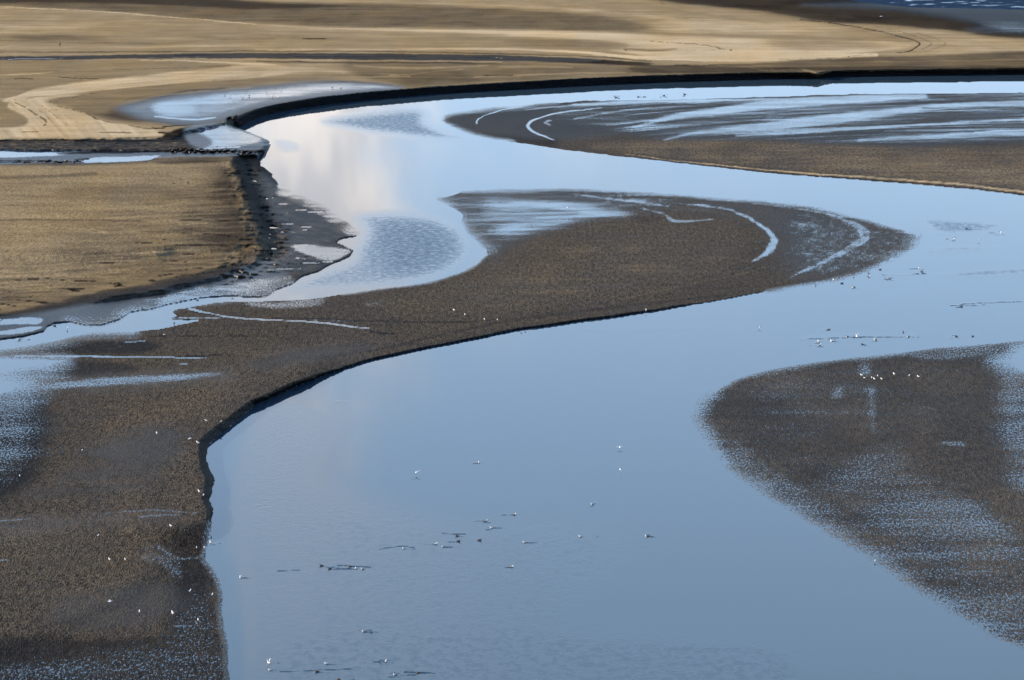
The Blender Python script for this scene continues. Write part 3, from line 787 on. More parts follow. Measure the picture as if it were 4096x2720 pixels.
track([(3590, 118), (3640, 140), (3700, 160), (3720, 175), (3690, 196)], 1.6, 0.6); track([(3740, 165), (3760, 185), (3700, 200)], 1.6, 0.62)
track([(3380, 100), (3500, 116), (3620, 134)], 1.6, 0.64)
track([(3072, 240), (3300, 232), (3500, 216)], 1.6, 0.7)
# wind and water smooth the tones of the far sand
def soften(A, y0, y1, rx, ry, op):
    j0, j1 = np.searchsorted(ys, [y0, y1]); i0, i1 = np.searchsorted(xs, [-60, 4156])
    B = A[j0:j1, i0:i1].astype(np.float64)
    def box(M, r, ax):
        Pd = [(0, 0), (0, 0)]; Pd[ax] = (r + 1, r)
        c = np.cumsum(np.pad(M, Pd, mode='edge'), ax); n = M.shape[ax]
        return (np.take(c, range(2 * r + 1, 2 * r + 1 + n), ax) - np.take(c, range(0, n), ax)) / (2 * r + 1)
    C = B
    for _ in range(2): C = box(box(C, rx, 1), ry, 0)
    ww_ = np.ones(B.shape[0]); e = min(8, len(ww_) // 3); ww_[:e] = np.linspace(0, 1, e); ww_[-e:] = np.linspace(1, 0, e)
    A[j0:j1, i0:i1] = B * (1 - op * ww_[:, None]) + C * op * ww_[:, None]
soften(S, -40, 212, 14, 2, 0.75)
soften(S, 238, 300, 10, 1, 0.6)
track([(3200, 78), (3289, 87), (3350, 96), (3462, 113), (3530, 128), (3592, 143), (3640, 156), (3666, 165), (3679, 176), (3660, 192), (3636, 204), (3590, 210)], 3.2, 0.46, 0.4)
track([(3500, 104), (3590, 122), (3650, 142), (3710, 162), (3725, 176), (3690, 198)], 2.2, 0.62, 0.6)
track([(3640, 124), (3720, 146), (3780, 168), (3770, 186), (3700, 206)], 2.2, 0.66, 0.6)
track([(2600, 164), (2800, 178), (2860, 186), (2880, 196)], 2, 0.58, 0.5)
T_(S, [(0, 26, 2.5), (400, 46, 2.5), (700, 70, 3), (1024, 96, 3)], 3, 0.93, 4)
T_(S, [(1215, 156, 1.5), (1260, 155, 3), (1300, 154, 1.5)], 3, 0.15, 3)
# rocky ridge colours
P_(S, [(-60, 566), (300, 562), (640, 560), (760, 575), (900, 590), (800, 600), (500, 598), (-60, 596)], 0.42, 10)
A3[:] = 0
g.poly(A3, [(-60, 562), (300, 560), (640, 560), (760, 575), (960, 592), (800, 603), (500, 600), (-60, 598)], 1.0, 8, 2.0)
S += A3 * (fbm(X / 24, Y / 3, 3, 4) - .55) * 0.6
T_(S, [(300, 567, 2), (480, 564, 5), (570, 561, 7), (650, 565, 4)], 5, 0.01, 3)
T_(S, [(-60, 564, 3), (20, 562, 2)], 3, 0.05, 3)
P_(S, [(-60, 598), (200, 598), (600, 602), (1040, 610), (1040, 622), (640, 630), (500, 648), (200, 652), (-60, 654)], 0.24, 5)
P_(RP, [(-60, 560), (640, 555), (1000, 585), (1040, 625), (640, 632), (300, 655), (-60, 658)], 0.25, 8)
P_(GL, [(-60, 598), (200, 598), (600, 602), (1040, 610), (1040, 622), (640, 630), (500, 648), (200, 652), (-60, 654)], 0.9, 5)
P_(WFm, [(-60, 601), (100, 600), (260, 602), (330, 606), (230, 612), (260, 620), (120, 628), (-60, 628)], 1.0, 8)
P_(WFm, [(330, 652), (370, 630), (500, 626), (640, 622), (620, 632), (600, 640), (500, 647)], 0.95, 6)
T_(S, [(235, 613, 1), (280, 612, 5), (340, 611, 9), (430, 609, 10), (500, 611, 8), (620, 606, 5), (900, 604, 5), (1000, 604, 6)], 6, 0.0, 3)  # dark reflection in the creek, painted as black ground
for A, v in ((WFm, -1.0), (GL, 0.2)):
    T_(A, [(235, 613, 1), (280, 612, 5), (340, 611, 9), (430, 609, 10), (500, 611, 8), (620, 606, 5), (900, 604, 5), (1000, 604, 6)], 6, v, 3)
    T_(A, [(-60, 643, 4), (100, 641, 4), (200, 646, 3), (300, 646, 4)], 4, v, 3)
    T_(A, [(300, 638, 4), (350, 636, 8)], 4, v, 3)
T_(S, [(-60, 642, 4), (100, 641, 4), (200, 646, 3), (300, 646, 4)], 4, 0.0, 3)  # black reflection along the near ledge, painted into the colour
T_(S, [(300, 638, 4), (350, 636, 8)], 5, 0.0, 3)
T_(S, [(110, 646), (175, 647)], 2, 0.72, 2, breakup=.7, bscale=6); T_(S, [(800, 601), (900, 606)], 3, 0.55, 3, breakup=.9, bscale=5)
T_(S, [(620, 631), (690, 630)], 3, 0.66, 4)
P_(S, [(640, 632), (900, 622), (930, 640), (850, 650), (640, 654)], 0.52, 8)
# creek pool on the lower left
P_(S, [(-200, 1270), (100, 1262), (190, 1275), (150, 1320), (-200, 1365)], 0.2, 14)
P_(WFm, [(-200, 1284), (0, 1278), (100, 1270), (160, 1272), (172, 1284), (140, 1296), (60, 1298), (-200, 1312)], 1.1, 10)
P_(WFm, [(-200, 1330), (0, 1322), (100, 1308), (165, 1303), (150, 1318), (60, 1336), (-200, 1350)], 1.1, 6)
T_(WFm, [(-100, 1360, 5), (60, 1346, 6), (150, 1326, 6), (180, 1306, 7), (200, 1280, 5)], 5, -1.0, 4)
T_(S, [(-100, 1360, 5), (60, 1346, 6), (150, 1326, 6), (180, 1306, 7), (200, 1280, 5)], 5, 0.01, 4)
# ---- mud bars
P_(S, [(2050, 980), (2300, 900), (2600, 850), (2900, 870), (3000, 950), (2900, 1090), (2600, 1160), (2200, 1240), (1800, 1260), (1500, 1240), (1700, 1160), (1950, 1080)], 0.47, 60)
P_(S, [(2250, 1010), (2500, 950), (2750, 960), (2700, 1080), (2300, 1180), (2000, 1230), (1850, 1200), (2000, 1100)], 0.50, 60)
T_(S, [(2450, 1205), (2700, 1150), (2950, 1100), (3050, 1070)], 7, 0.50, 10)
T_(S, [(1100, 1450), (1500, 1400), (2000, 1290), (2500, 1225), (2900, 1180)], 10, 0.34, 14)
for c in [[(300, 1640), (700, 1500), (1000, 1480), (1020, 1560), (850, 1680), (500, 1720)], [(650, 1860), (800, 1800), (820, 1950), (700, 2000)],
          [(0, 2150), (400, 2080), (600, 2200), (500, 2350), (100, 2400)], [(200, 2250), (450, 2150), (560, 2280), (300, 2360)], [(900, 1400), (1400, 1390), (1100, 1440)]]:
    P_(S, c, 0.46, 90)
P_(S, [(470, 1745), (640, 1710), (720, 1740), (660, 1860), (400, 1850), (330, 1800)], 0.37, 40, noise=20)
P_(S, [(140, 1955), (400, 1940), (540, 1945), (400, 1975), (150, 1980)], 0.37, 16)
P_(S, [(260, 1890), (500, 1875), (600, 1900), (420, 1915), (260, 1915)], 0.37, 16)
P_(S, [(1024, 1440), (1250, 1395), (1500, 1370), (1450, 1410), (1200, 1440), (1050, 1480)], 0.36, 20)
P_(S, [(250, 2400), (620, 2330), (780, 2420), (500, 2520), (250, 2500)], 0.39, 60)
P_(S, [(700, 2150), (830, 2100), (850, 2300), (880, 2500), (900, 2740), (600, 2740), (680, 2450)], 0.27, 50)
P_(S, [(-200, 2600), (400, 2560), (800, 2560), (920, 2740), (1000, 3200), (-200, 3200)], 0.28, 40)
P_(WFm, [(-200, 2680), (100, 2640), (400, 2600), (560, 2570), (700, 2590), (900, 2620), (920, 2740), (-200, 2760)], 0.15, 80)
P_(WFm, [(640, 2560), (780, 2380), (860, 2360), (890, 2560), (910, 2740), (700, 2740)], 0.14, 60)
P_(WFm, [(540, 2200), (640, 2180), (720, 2240), (720, 2320), (640, 2260), (560, 2240)], 0.2, 30)
T_(WFm, [(640, 2190), (700, 2230), (780, 2230), (820, 2215)], 12, 0.36, 16)
T_(WFm, [(370, 2058, 2), (440, 2050, 4), (540, 2044, 5), (640, 2042, 6), (800, 2052, 6)], 5, 0.48, 8)
T_(WFm, [(560, 2066, 6), (640, 2062, 6), (720, 2060, 5)], 5, 0.45, 8)
T_(WFm, [(-60, 2084, 6), (60, 2080, 6), (130, 2074, 3)], 5, 0.5, 8)
T_(WFm, [(-60, 2110, 8), (60, 2108, 5)], 5, 0.38, 8); T_(WFm, [(0, 2243, 6), (30, 2240, 5)], 5, 0.5, 8)
P_(WFm, [(180, 1538), (400, 1512), (620, 1500), (860, 1490), (880, 1500), (640, 1530), (400, 1545), (180, 1555)], 0.48, 18)
P_(WFm, [(-200, 1600), (60, 1590), (160, 1640), (170, 1760), (110, 1860), (0, 1950), (-200, 2000)], 0.34, 110)
P_(S, [(-200, 1580), (120, 1560), (200, 1640), (180, 1820), (90, 1960), (-200, 2020)], 0.24, 60)
P_(S, [(0, 1440), (300, 1440), (560, 1470), (400, 1500), (60, 1500)], 0.29, 30)
P_(S, [(200, 1380), (500, 1360), (640, 1375), (560, 1415), (200, 1415)], 0.28, 24)
# bar 1: speckled wet back
P_(S, [(1761, 790), (2048, 764), (2330, 760), (2872, 795), (3245, 832), (3549, 910), (3673, 953), (3549, 1040), (3332, 1118), (3200, 1130), (3120, 1060), (3090, 950),
       (2950, 860), (2600, 830), (2350, 880), (2150, 930), (2000, 1020), (1960, 1040), (1900, 900)], 0.33, 90)
P_(GL, [(1761, 790), (2048, 764), (2330, 760), (2872, 795), (3245, 832), (3549, 910), (3673, 953), (3549, 1040), (3332, 1118), (3200, 1130), (3120, 1060), (3090, 950),
        (2950, 860), (2600, 830), (2350, 880), (2150, 930), (2000, 1020), (1960, 1040), (1900, 900)], 0.32, 90)
T_(S, [(2700, 830), (2900, 860), (3000, 920)], 16, 0.42, 20)
P_(WFm, [(1800, 800), (2048, 768), (2330, 764), (2700, 800), (2600, 840), (2350, 890), (2150, 940), (2000, 980), (1920, 940)], 0.16, 60)
P_(WFm, [(3150, 870), (3400, 890), (3600, 930), (3560, 1020), (3350, 1100), (3200, 1060), (3180, 960)], 0.08, 60)
P_(S, [(2520, 860), (2600, 852), (2640, 880), (2560, 892)], 0.40, 14)
P_(WFm, [(1960, 800), (2050, 800), (2300, 815), (2490, 840), (2480, 860), (2320, 875), (2180, 912), (2070, 940), (1950, 935), (1990, 905), (2060, 885), (2160, 870), (2010, 870), (1950, 850)], 0.50, 50)
P_(WFm, [(2050, 806), (2300, 822), (2470, 845), (2300, 866), (2140, 890), (2060, 925), (2000, 925), (2050, 895), (2200, 862), (2230, 842)], 0.74, 34)
P_(WFm, [(2200, 838), (2320, 850), (2250, 866), (2100, 866), (2060, 850)], 0.4, 14)
T_(WFm, [(2290, 776, 3), (2450, 796, 7), (2600, 815, 7), (2670, 825, 4)], 6, 0.7, 16)
T_(WFm, [(2560, 830, 4), (2620, 845, 5), (2660, 860, 5), (2690, 880, 14), (2740, 884, 10), (2850, 876, 4)], 6, 0.6, 20)
T_(WFm, [(2700, 812, 3), (2840, 826, 6), (2920, 840, 6), (2980, 866, 8), (3030, 895, 8), (3072, 925, 11), (3095, 955, 15), (3090, 985, 17), (3070, 1010, 12), (3040, 1030, 9), (3010, 1045, 4)], 8, 0.80, 16, ya=1.4)
T_(WFm, [(2850, 798, 2), (3072, 820, 3), (3245, 845, 4), (3340, 865, 6), (3410, 895, 13), (3455, 925, 19), (3460, 950, 20), (3420, 980, 16), (3370, 1008, 13), (3290, 1050, 10), (3200, 1090, 7), (3160, 1110, 3)], 8, 0.60, 16, ya=1.4)
A3[:] = 0
g.poly(A3, [(2300, 765), (2872, 800), (3245, 838), (3549, 915), (3620, 960), (3549, 1030), (3200, 1120), (2980, 1060), (2900, 900), (2500, 830)], 1.0, 30, 2.0)
WFm += A3 * (fbm(X / 16, Y / 7, 5, 3) - .5) * 0.9
P_(WFm, [(1290, 1180), (1090, 1210), (1000, 1208), (1000, 1226), (1120, 1236), (1280, 1220)], 0.40, 24)
P_(WFm, [(1460, 1214), (1560, 1196), (1560, 1206), (1480, 1222)], 0.3, 12)
# thin streams
T_(WFm, [(759, 1235, 7), (800, 1244, 6), (830, 1250, 4), (867, 1259, 3), (924, 1268, 4), (1024, 1277, 5), (1150, 1283, 4), (1284, 1292, 5), (1380, 1303, 5), (1475, 1314, 4)], 4, 1.5, 5)
T_(WFm, [(681, 1274, 3), (800, 1271, 3), (924, 1269, 3)], 3, 1.2, 3)
T_(WFm, [(1200, 1278, 2), (1370, 1284, 2)], 2, 0.6, 3)
T_(S, [(1090, 1272), (1300, 1276), (1450, 1284), (1900, 1290)], 4, 0.22, 6)
T_(S, [(0, 1342), (1024, 1346)], 2, 0.2, 4)
T_(S, [(1460, 1322, 3), (1520, 1332, 6), (1590, 1335, 3)], 5, 0.08, 6, breakup=.6, bscale=10)
T_(WFm, [(60, 1426, 3), (260, 1426, 5), (564, 1427, 5), (700, 1429, 4.5), (824, 1433, 3)], 3, 1.4, 5)
T_(S, [(720, 1424, 2), (830, 1421, 3), (960, 1417, 2)], 3, 0.08, 3)
T_(WFm, [(715, 1458, 3), (745, 1456, 3)], 3, 1.2, 4)
T_(WFm, [(500, 1368, 3), (580, 1364, 3)], 3, 0.8, 4)
# bar 3
P_(S, [(1770, 478), (2048, 431), (2330, 403), (3072, 386), (6600, 362), (6600, 560), (4096, 575), (3700, 588), (3300, 575), (3072, 560), (2700, 560), (2500, 540), (2250, 560), (2200, 590), (1900, 530)], 0.29, 30)
P_(GL, [(1770, 478), (2048, 431), (2330, 403), (3072, 386), (6600, 362), (6600, 560), (4096, 575), (3700, 588), (3300, 575), (3072, 560), (2700, 560), (2500, 540), (2250, 560), (1900, 530)], 0.3, 30)
P_(S, [(2500, 560), (3072, 565), (3400, 582), (4096, 590), (6600, 590), (6600, 1050), (4096, 762), (3419, 705), (2900, 655), (2500, 612), (2350, 590)], 0.52, 20)
P_(S, [(3300, 640), (4096, 640), (6600, 700), (6600, 950), (4096, 740), (3500, 700)], 0.55, 30)
T_(S, [(2500, 616, 2), (2720, 645, 3), (2900, 662, 4), (3072, 680, 5), (3250, 694, 6), (3419, 706, 7), (3722, 728, 7), (3896, 744, 8), (4096, 768, 9), (4600, 828, 9), (5300, 915, 9)], 5, 0.80, 4)
T_(RP, [(2720, 645, 3), (3072, 680, 5), (3419, 706, 7), (3722, 728, 7), (4096, 768, 9), (5300, 915, 9)], 5, 0.2, 4)
T_(S, [(2300, 610, 3), (2600, 640, 3), (3072, 690, 3), (3419, 716, 3), (4096, 780, 3)], 3, 0.24, 3)
P_(WFm, [(2250, 425), (2700, 402), (3072, 388), (6600, 364), (6600, 555), (4096, 560), (3700, 570), (3300, 560), (2900, 552), (2560, 535), (2400, 500), (2250, 470)], 0.12, 50)
A3 = np.zeros(X.shape, np.float32)
g.poly(A3, [(2250, 425), (2700, 402), (3072, 388), (6600, 364), (6600, 560), (4096, 572), (3700, 585), (3300, 570), (2900, 556), (2560, 540), (2400, 505), (2250, 470)], 1.0, 50, 2.0)
vv = Y + 95 * (1 - np.exp(-np.clip(X - 2450, 0, 9999) / 900))
WFm += A3 * (fbm(X / 420, vv / 4.2, 1, 5) - .51) * 1.9
A3[:] = 0
g.poly(A3, [(1800, 800), (2048, 768), (2330, 764), (2700, 800), (2900, 850), (2600, 860), (2350, 890), (2150, 940), (2000, 980), (1920, 940)], 1.0, 60, 2.0)
WFm += A3 * (fbm(X / 160, (Y + 0.02 * (X - 2000)) / 8, 2, 5) - .48) * 1.3
T_(WFm, [(2408, 431, 2), (2308, 442, 3), (2220, 454, 4), (2160, 470, 4), (2126, 486, 6), (2111, 503, 8), (2120, 518, 7), (2135, 527, 6), (2178, 546, 4), (2217, 559, 3)], 5, 0.95, 7, ya=1.5)
T_(WFm, [(2200, 500, 6), (2180, 490, 8), (2200, 482, 6)], 5, 0.55, 8)
T_(WFm, [(2200, 404, 2), (2048, 433, 2.5), (1990, 446, 3), (1935, 465, 3), (1909, 482, 4), (1910, 495, 2)], 3, 1.1, 3)
T_(WFm, [(2100, 440, 4), (2250, 425, 7), (2350, 415, 6)], 5, 0.55, 8)
T_(WFm, [(2300, 475, 6), (2500, 440, 8), (2700, 428, 6)], 8, 0.45, 12)
# sheets of water over bar 3
T_(WFm, [(2538, 509, 3), (2600, 490, 10), (2699, 466, 20), (2915, 438, 30), (3072, 420, 34), (3400, 404, 30), (3700, 392, 12)], 10, 0.78, 31)
T_(WFm, [(2300, 420, 10), (2500, 410, 16), (2800, 402, 16), (3100, 396, 10), (3500, 384, 10), (3700, 380, 5)], 10, 0.78, 31)
T_(WFm, [(2400, 462, 3), (2620, 440, 5), (2720, 425, 6), (2860, 420, 3)], 4, 0.25, 20)
T_(WFm, [(2650, 402), (2780, 398), (2950, 396)], 2.5, 0.4, 4)
T_(WFm, [(2660, 560, 4), (2760, 535, 9), (2900, 520, 20), (3072, 505, 34), (3300, 480, 38), (3500, 455, 30), (3800, 425, 22), (4096, 412, 24), (4600, 405, 24)], 10, 0.72, 31)
T_(WFm, [(3072, 441, 7), (3300, 425, 9), (3600, 402, 9), (3800, 394, 8), (4096, 378, 10)], 7, 0.30, 20)
T_(WFm, [(3072, 470, 6), (3250, 446, 6), (3450, 434, 5), (3540, 432, 3)], 6, 0.22, 18)
T_(WFm, [(3420, 500, 10), (3600, 470, 10), (3800, 455, 12), (4096, 445, 12), (4600, 440, 12)], 8, 0.12, 26)
T_(WFm, [(3750, 445, 2), (4096, 430, 3)], 3, 0.8, 10)
T_(WFm, [(3690, 434), (4096, 428)], 3, 0.1, 13)
T_(WFm, [(2950, 542, 8), (3200, 530, 9), (3450, 515, 10), (3700, 498, 9), (4096, 478, 9), (4600, 470, 9)], 7, 0.72, 23)
T_(WFm, [(3440, 560, 10), (3700, 545, 11), (3900, 535, 14), (4096, 535, 20), (4600, 525, 20)], 9, 0.68, 31)
T_(WFm, [(3900, 530, 5), (4096, 520, 8), (4600, 510, 8)], 6, 0.95, 18)
# bar 2
P_(S, LAND2, 0.36, 20, smooth=False)
A3[:] = 0
g.poly(A3, LAND2, 1.0, 20, 2.0, smooth=False)
S += A3 * (fbm(X / 220, Y / 90, 2, 4) - .5) * 0.22
WFm += A3 * (0.05 + 0.22 * (fbm(X / 120, Y / 50, 4, 4) - .5) * 2)
P_(GL, [(2829, 1737), (2850, 1577), (3072, 1486), (3592, 1416), (4096, 1367), (4200, 1500), (4200, 2600), (3500, 2200), (3000, 1900)], 0.22, 40)
P_(S, [(3250, 1500), (3700, 1440), (3950, 1450), (3990, 1600), (3900, 1750), (3700, 1740), (3600, 1600), (3300, 1640)], 0.35, 60)
P_(S, [(3640, 1480), (3800, 1470), (3920, 1500), (3900, 1580), (3700, 1575), (3640, 1540)], 0.40, 50)
P_(S, [(3630, 1630), (3750, 1640), (3740, 1740), (3650, 1740)], 0.40, 40)
P_(S, [(3620, 1800), (3900, 1770), (4100, 1900), (4400, 2000), (4400, 2300), (4096, 2180), (3900, 2010), (3700, 1920)], 0.36, 50)
P_(S, [(3950, 1960), (4100, 1950), (4500, 2000), (4500, 2250), (4096, 2170), (3980, 2060)], 0.42, 40)
P_(WFm, [(3400, 1840), (3600, 1800), (3640, 1880), (3800, 1960), (4000, 2100), (4150, 2300), (4150, 2560), (3900, 2420), (3600, 2240), (3400, 2060), (3250, 2000)], 0.22, 120)
P_(WFm, [(3480, 1800), (3580, 1790), (3620, 1860), (3560, 1900), (3480, 1860)], 0.2, 60)
P_(WFm, [(3600, 1960), (3800, 1960), (3980, 2060), (4100, 2200), (4100, 2380), (3900, 2230), (3640, 2080)], 0.27, 90)
P_(WFm, [(4000, 1520), (4150, 1520), (4150, 1960), (4040, 1940), (3990, 1750)], 0.30, 70)
P_(WFm, [(3000, 1560), (3200, 1500), (3500, 1490), (3540, 1760), (3400, 1700), (3100, 1700)], 0.02, 120)
P_(WFm, [(3330, 1560), (3370, 1550), (3370, 1592), (3330, 1592)], 0.42, 18)
P_(WFm, [(3440, 1450), (3480, 1450), (3480, 1500), (3430, 1500)], 0.34, 18)
P_(WFm, [(3465, 1560), (3500, 1560), (3500, 1720), (3490, 1720)], 0.30, 20)
P_(WFm, [(3760, 1765), (3850, 1765), (3860, 1785), (3780, 1780)], 0.45, 12)
P_(WFm, [(3640, 1400), (4000, 1385), (4000, 1410), (3700, 1440)], 0.22, 20)
RP = RP * np.where(sdM > -60, 0.50 + 1.0 * fbm(X / 260, Y / 60, 1, 4), 1.0)
for c_ in [[(470, 1745), (640, 1710), (720, 1740), (660, 1860), (400, 1850), (330, 1800)], [(140, 1955), (400, 1940), (540, 1945), (400, 1975), (150, 1980)],
           [(260, 1890), (500, 1875), (600, 1900), (420, 1915), (260, 1915)], [(1024, 1440), (1250, 1395), (1500, 1370), (1450, 1410), (1200, 1440), (1050, 1480)],
           [(250, 2400), (620, 2330), (780, 2420), (500, 2520), (250, 2500)], [(-100, 2090), (300, 2060), (700, 2050), (600, 2090), (200, 2120), (-100, 2150)],
           [(0, 1520), (400, 1500), (900, 1480), (850, 1530), (300, 1570)]]:
    P_(GL, c_, 0.30, 80, noise=50)
    P_(RP, c_, 0.62, 80, noise=50)
# shade on the steep bank faces, painted near black into the wet mud
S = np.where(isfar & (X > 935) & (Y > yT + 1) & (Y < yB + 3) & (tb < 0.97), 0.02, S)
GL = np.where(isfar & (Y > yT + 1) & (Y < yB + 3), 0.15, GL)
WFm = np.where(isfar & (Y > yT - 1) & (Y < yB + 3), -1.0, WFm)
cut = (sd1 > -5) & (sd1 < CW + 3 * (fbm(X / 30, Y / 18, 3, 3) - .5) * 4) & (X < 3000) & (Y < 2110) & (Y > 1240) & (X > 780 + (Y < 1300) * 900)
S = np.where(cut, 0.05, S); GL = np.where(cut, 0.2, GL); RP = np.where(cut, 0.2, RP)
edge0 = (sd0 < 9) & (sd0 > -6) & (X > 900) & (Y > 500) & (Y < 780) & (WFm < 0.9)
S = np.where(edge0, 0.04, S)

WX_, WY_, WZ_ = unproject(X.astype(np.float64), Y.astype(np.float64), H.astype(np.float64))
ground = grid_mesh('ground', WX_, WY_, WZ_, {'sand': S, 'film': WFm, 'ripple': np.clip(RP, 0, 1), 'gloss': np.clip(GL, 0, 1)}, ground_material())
link(ground, kind='structure')

# ------------------------------------------------------------------ birds, listed in picture pixels

# ------------------------------------------------------------------ water
xw = axis([(-2500, -400, 120), (-400, -60, 40), (-60, 4156, 4.5), (4156, 4500, 40), (4500, 6600, 120)])
yw = axis([(-900, -60, 15), (-60, 2760, 3.5), (2760, 3000, 24), (3000, 4600, 80)])
gw = Grid(xw, yw, 0.6)
RF = np.zeros(gw.X.shape, np.float32)
Q_, U_ = gw.poly, gw.stroke
Q_(RF, [(1420, 868), (1560, 862), (1700, 872), (1800, 905), (1850, 950), (1862, 1010), (1820, 1060), (1740, 1100), (1588, 1132), (1414, 1150), (1176, 1156), (1262, 1100), (1400, 1045), (1440, 985), (1500, 920)], 0.80, 70)
Q_(RF, [(1500, 890), (1700, 885), (1810, 940), (1820, 1010), (1720, 1070), (1560, 1090), (1500, 1010)], 1.10, 110)
Q_(RF, [(1306, 486), (1458, 458), (1631, 442), (1690, 452), (1700, 495), (1770, 530), (1848, 553), (1700, 548), (1588, 536), (1420, 514)], 1.1, 50)
Q_(RF, [(1100, 560), (1180, 570), (1200, 600), (1130, 605)], 0.35, 20)
Q_(RF, [(3690, 880), (3800, 876), (4000, 896), (3950, 925), (3850, 935), (3750, 930)], 0.9, 50)
Q_(RF, [(3770, 990), (3900, 985), (3990, 990), (3900, 1002), (3780, 1004)], 0.8, 26)
Q_(RF, [(3760, 1098), (3900, 1080), (4100, 1070), (4300, 1070), (4300, 1095), (4096, 1095), (3900, 1108)], 0.8, 30)
Q_(RF, [(1010, 1720), (1090, 1650), (1200, 1640), (1300, 1720), (1230, 1900), (1240, 2040), (1300, 2200), (1350, 2400), (1380, 2900), (1060, 2900), (1000, 2500), (985, 2200), (960, 1900)], 0.5, 70)
Q_(RF, [(1200, 2000), (1800, 2060), (2300, 2060), (2600, 2150), (2500, 2350), (2300, 2500), (2400, 2900), (1250, 2900), (1180, 2400)], 0.60, 200)
Q_(RF, [(1200, 2560), (1900, 2520), (2500, 2540), (3200, 2600), (3000, 2900), (1200, 2900)], 0.66, 100)
Q_(RF, [(3240, 1340), (3500, 1330), (3700, 1338), (3560, 1356), (3300, 1372), (3180, 1362)], 0.30, 14)
Q_(RF, [(2200, 1310), (2700, 1305), (2850, 1315), (2600, 1325), (2300, 1322)], 0.22, 14)
Q_(RF, [(2400, 1600), (2500, 1590), (2560, 1640), (2400, 1680), (2300, 1650)], 0.10, 40)
Q_(RF, SEA, 3.5, 14)
SX = np.zeros(gw.X.shape, np.float32)
Q_(SX, [(3480, 4), (3700, 26), (3900, 32), (4096, 36), (4400, 40), (4400, -30), (3500, -20)], 1.0, 6)
RF *= 1 - SX * sstep((fbm(gw.X / 70, gw.Y / 3.0, 2, 3) - .50) * 4) * 0.8
for y in (1604, 1608):
    U_(RF, [(1340, y), (1550, y - 2)], 1.5, 0.5, 3, breakup=0.8)
for pts in [[(1010, 2006), (1130, 2000)], [(1020, 2014), (1080, 2010)], [(1024, 2026), (1100, 2022)], [(1380, 1598), (1560, 1596)]]:
    U_(RF, pts, 1.6, 0.0, 3)


def material(name, c, rough=0.7, spec=0.3):
    m = bpy.data.materials.new(name); m.use_nodes = True
    N = NT(m.node_tree)
    p = N.node('ShaderNodeBsdfPrincipled')
    pos = N.node('ShaderNodeTexCoord').outputs['Object']
    n = N.noise(pos, 30.0, 3.0, 0.6)
    N.put(p.inputs['Base Color'], N.mix(N.smooth(n, 0.35, 0.7, 0.0, 0.35), c, tuple(v * 0.75 for v in c)))
    p.inputs['Roughness'].default_value = rough
    p.inputs['Specular IOR Level'].default_value = spec
    o = N.node('ShaderNodeOutputMaterial'); N.l.new(p.outputs[0], o.inputs[0])
    return m

M = dict(white=material('white_feathers', (.84, .83, .80)), grey=material('grey_feathers', (.34, .36, .39)), black=material('black_feathers', (.018, .018, .02), .55),
         brown=material('brown_feathers', (.060, .045, .034)), dark=material('dark_and_shaded_feathers', (.050, .050, .055)), mott=material('mottled_feathers', (.20, .165, .125)),
         bill=material('yellow_bill', (.60, .38, .08), .5), leg=material('pale_legs', (.35, .25, .20), .6), slate=material('slate_bill', (.05, .05, .05), .5))
PAL = {  # body, head, wing, wing tip, bill, leg
    'gull': ('white', 'white', 'grey', 'black', 'bill', 'leg'),
    'backlitgull': ('white', 'white', 'dark', 'black', 'bill', 'leg'),  # gull against the light: the shade on its back is painted dark
    'young': ('mott', 'mott', 'brown', 'black', 'slate', 'leg'),
    'duck': ('brown', 'dark', 'brown', 'black', 'slate', 'slate'),
    'whiteduck': ('white', 'dark', 'dark', 'black', 'slate', 'slate'),
    'crow': ('black', 'black', 'black', 'black', 'slate', 'slate'),
}


def loft(V, Fc, rings, n, mat_of, cap=True):
    """rings: (centre, half width, half height, axis dir); a closed tube"""
    base = len(V)
    for c, rw, rh, d in rings:
        d = Vector(d).normalized()
        side = Vector((0, 0, 1)).cross(d)
        if side.length < 1e-3: side = Vector((0, 1, 0))
        side.normalize(); upv = d.cross(side)
        for k in range(n):
            a = 2 * math.pi * k / n
            V.append(Vector(c) + side * rw * math.cos(a) + upv * rh * math.sin(a))
    for i in range(len(rings) - 1):
        for k in range(n):
            k2 = (k + 1) % n
            Fc.append(([base + i * n + k, base + i * n + k2, base + (i + 1) * n + k2, base + (i + 1) * n + k], mat_of(i)))
    if cap:
        Fc.append(([base + k for k in reversed(range(n))], mat_of(0)))
        e = base + (len(rings) - 1) * n
        Fc.append(([e + k for k in range(n)], mat_of(len(rings) - 2)))


def spine(V, Fc, pts, n, mat_of):
    rings = []
    for i, (x, z, w, h) in enumerate(pts):
        a = pts[max(i - 1, 0)]; b = pts[min(i + 1, len(pts) - 1)]
        rings.append(((x, 0, z), w, h, (b[0] - a[0], 0, b[1] - a[1])))
    loft(V, Fc, rings, n, mat_of)


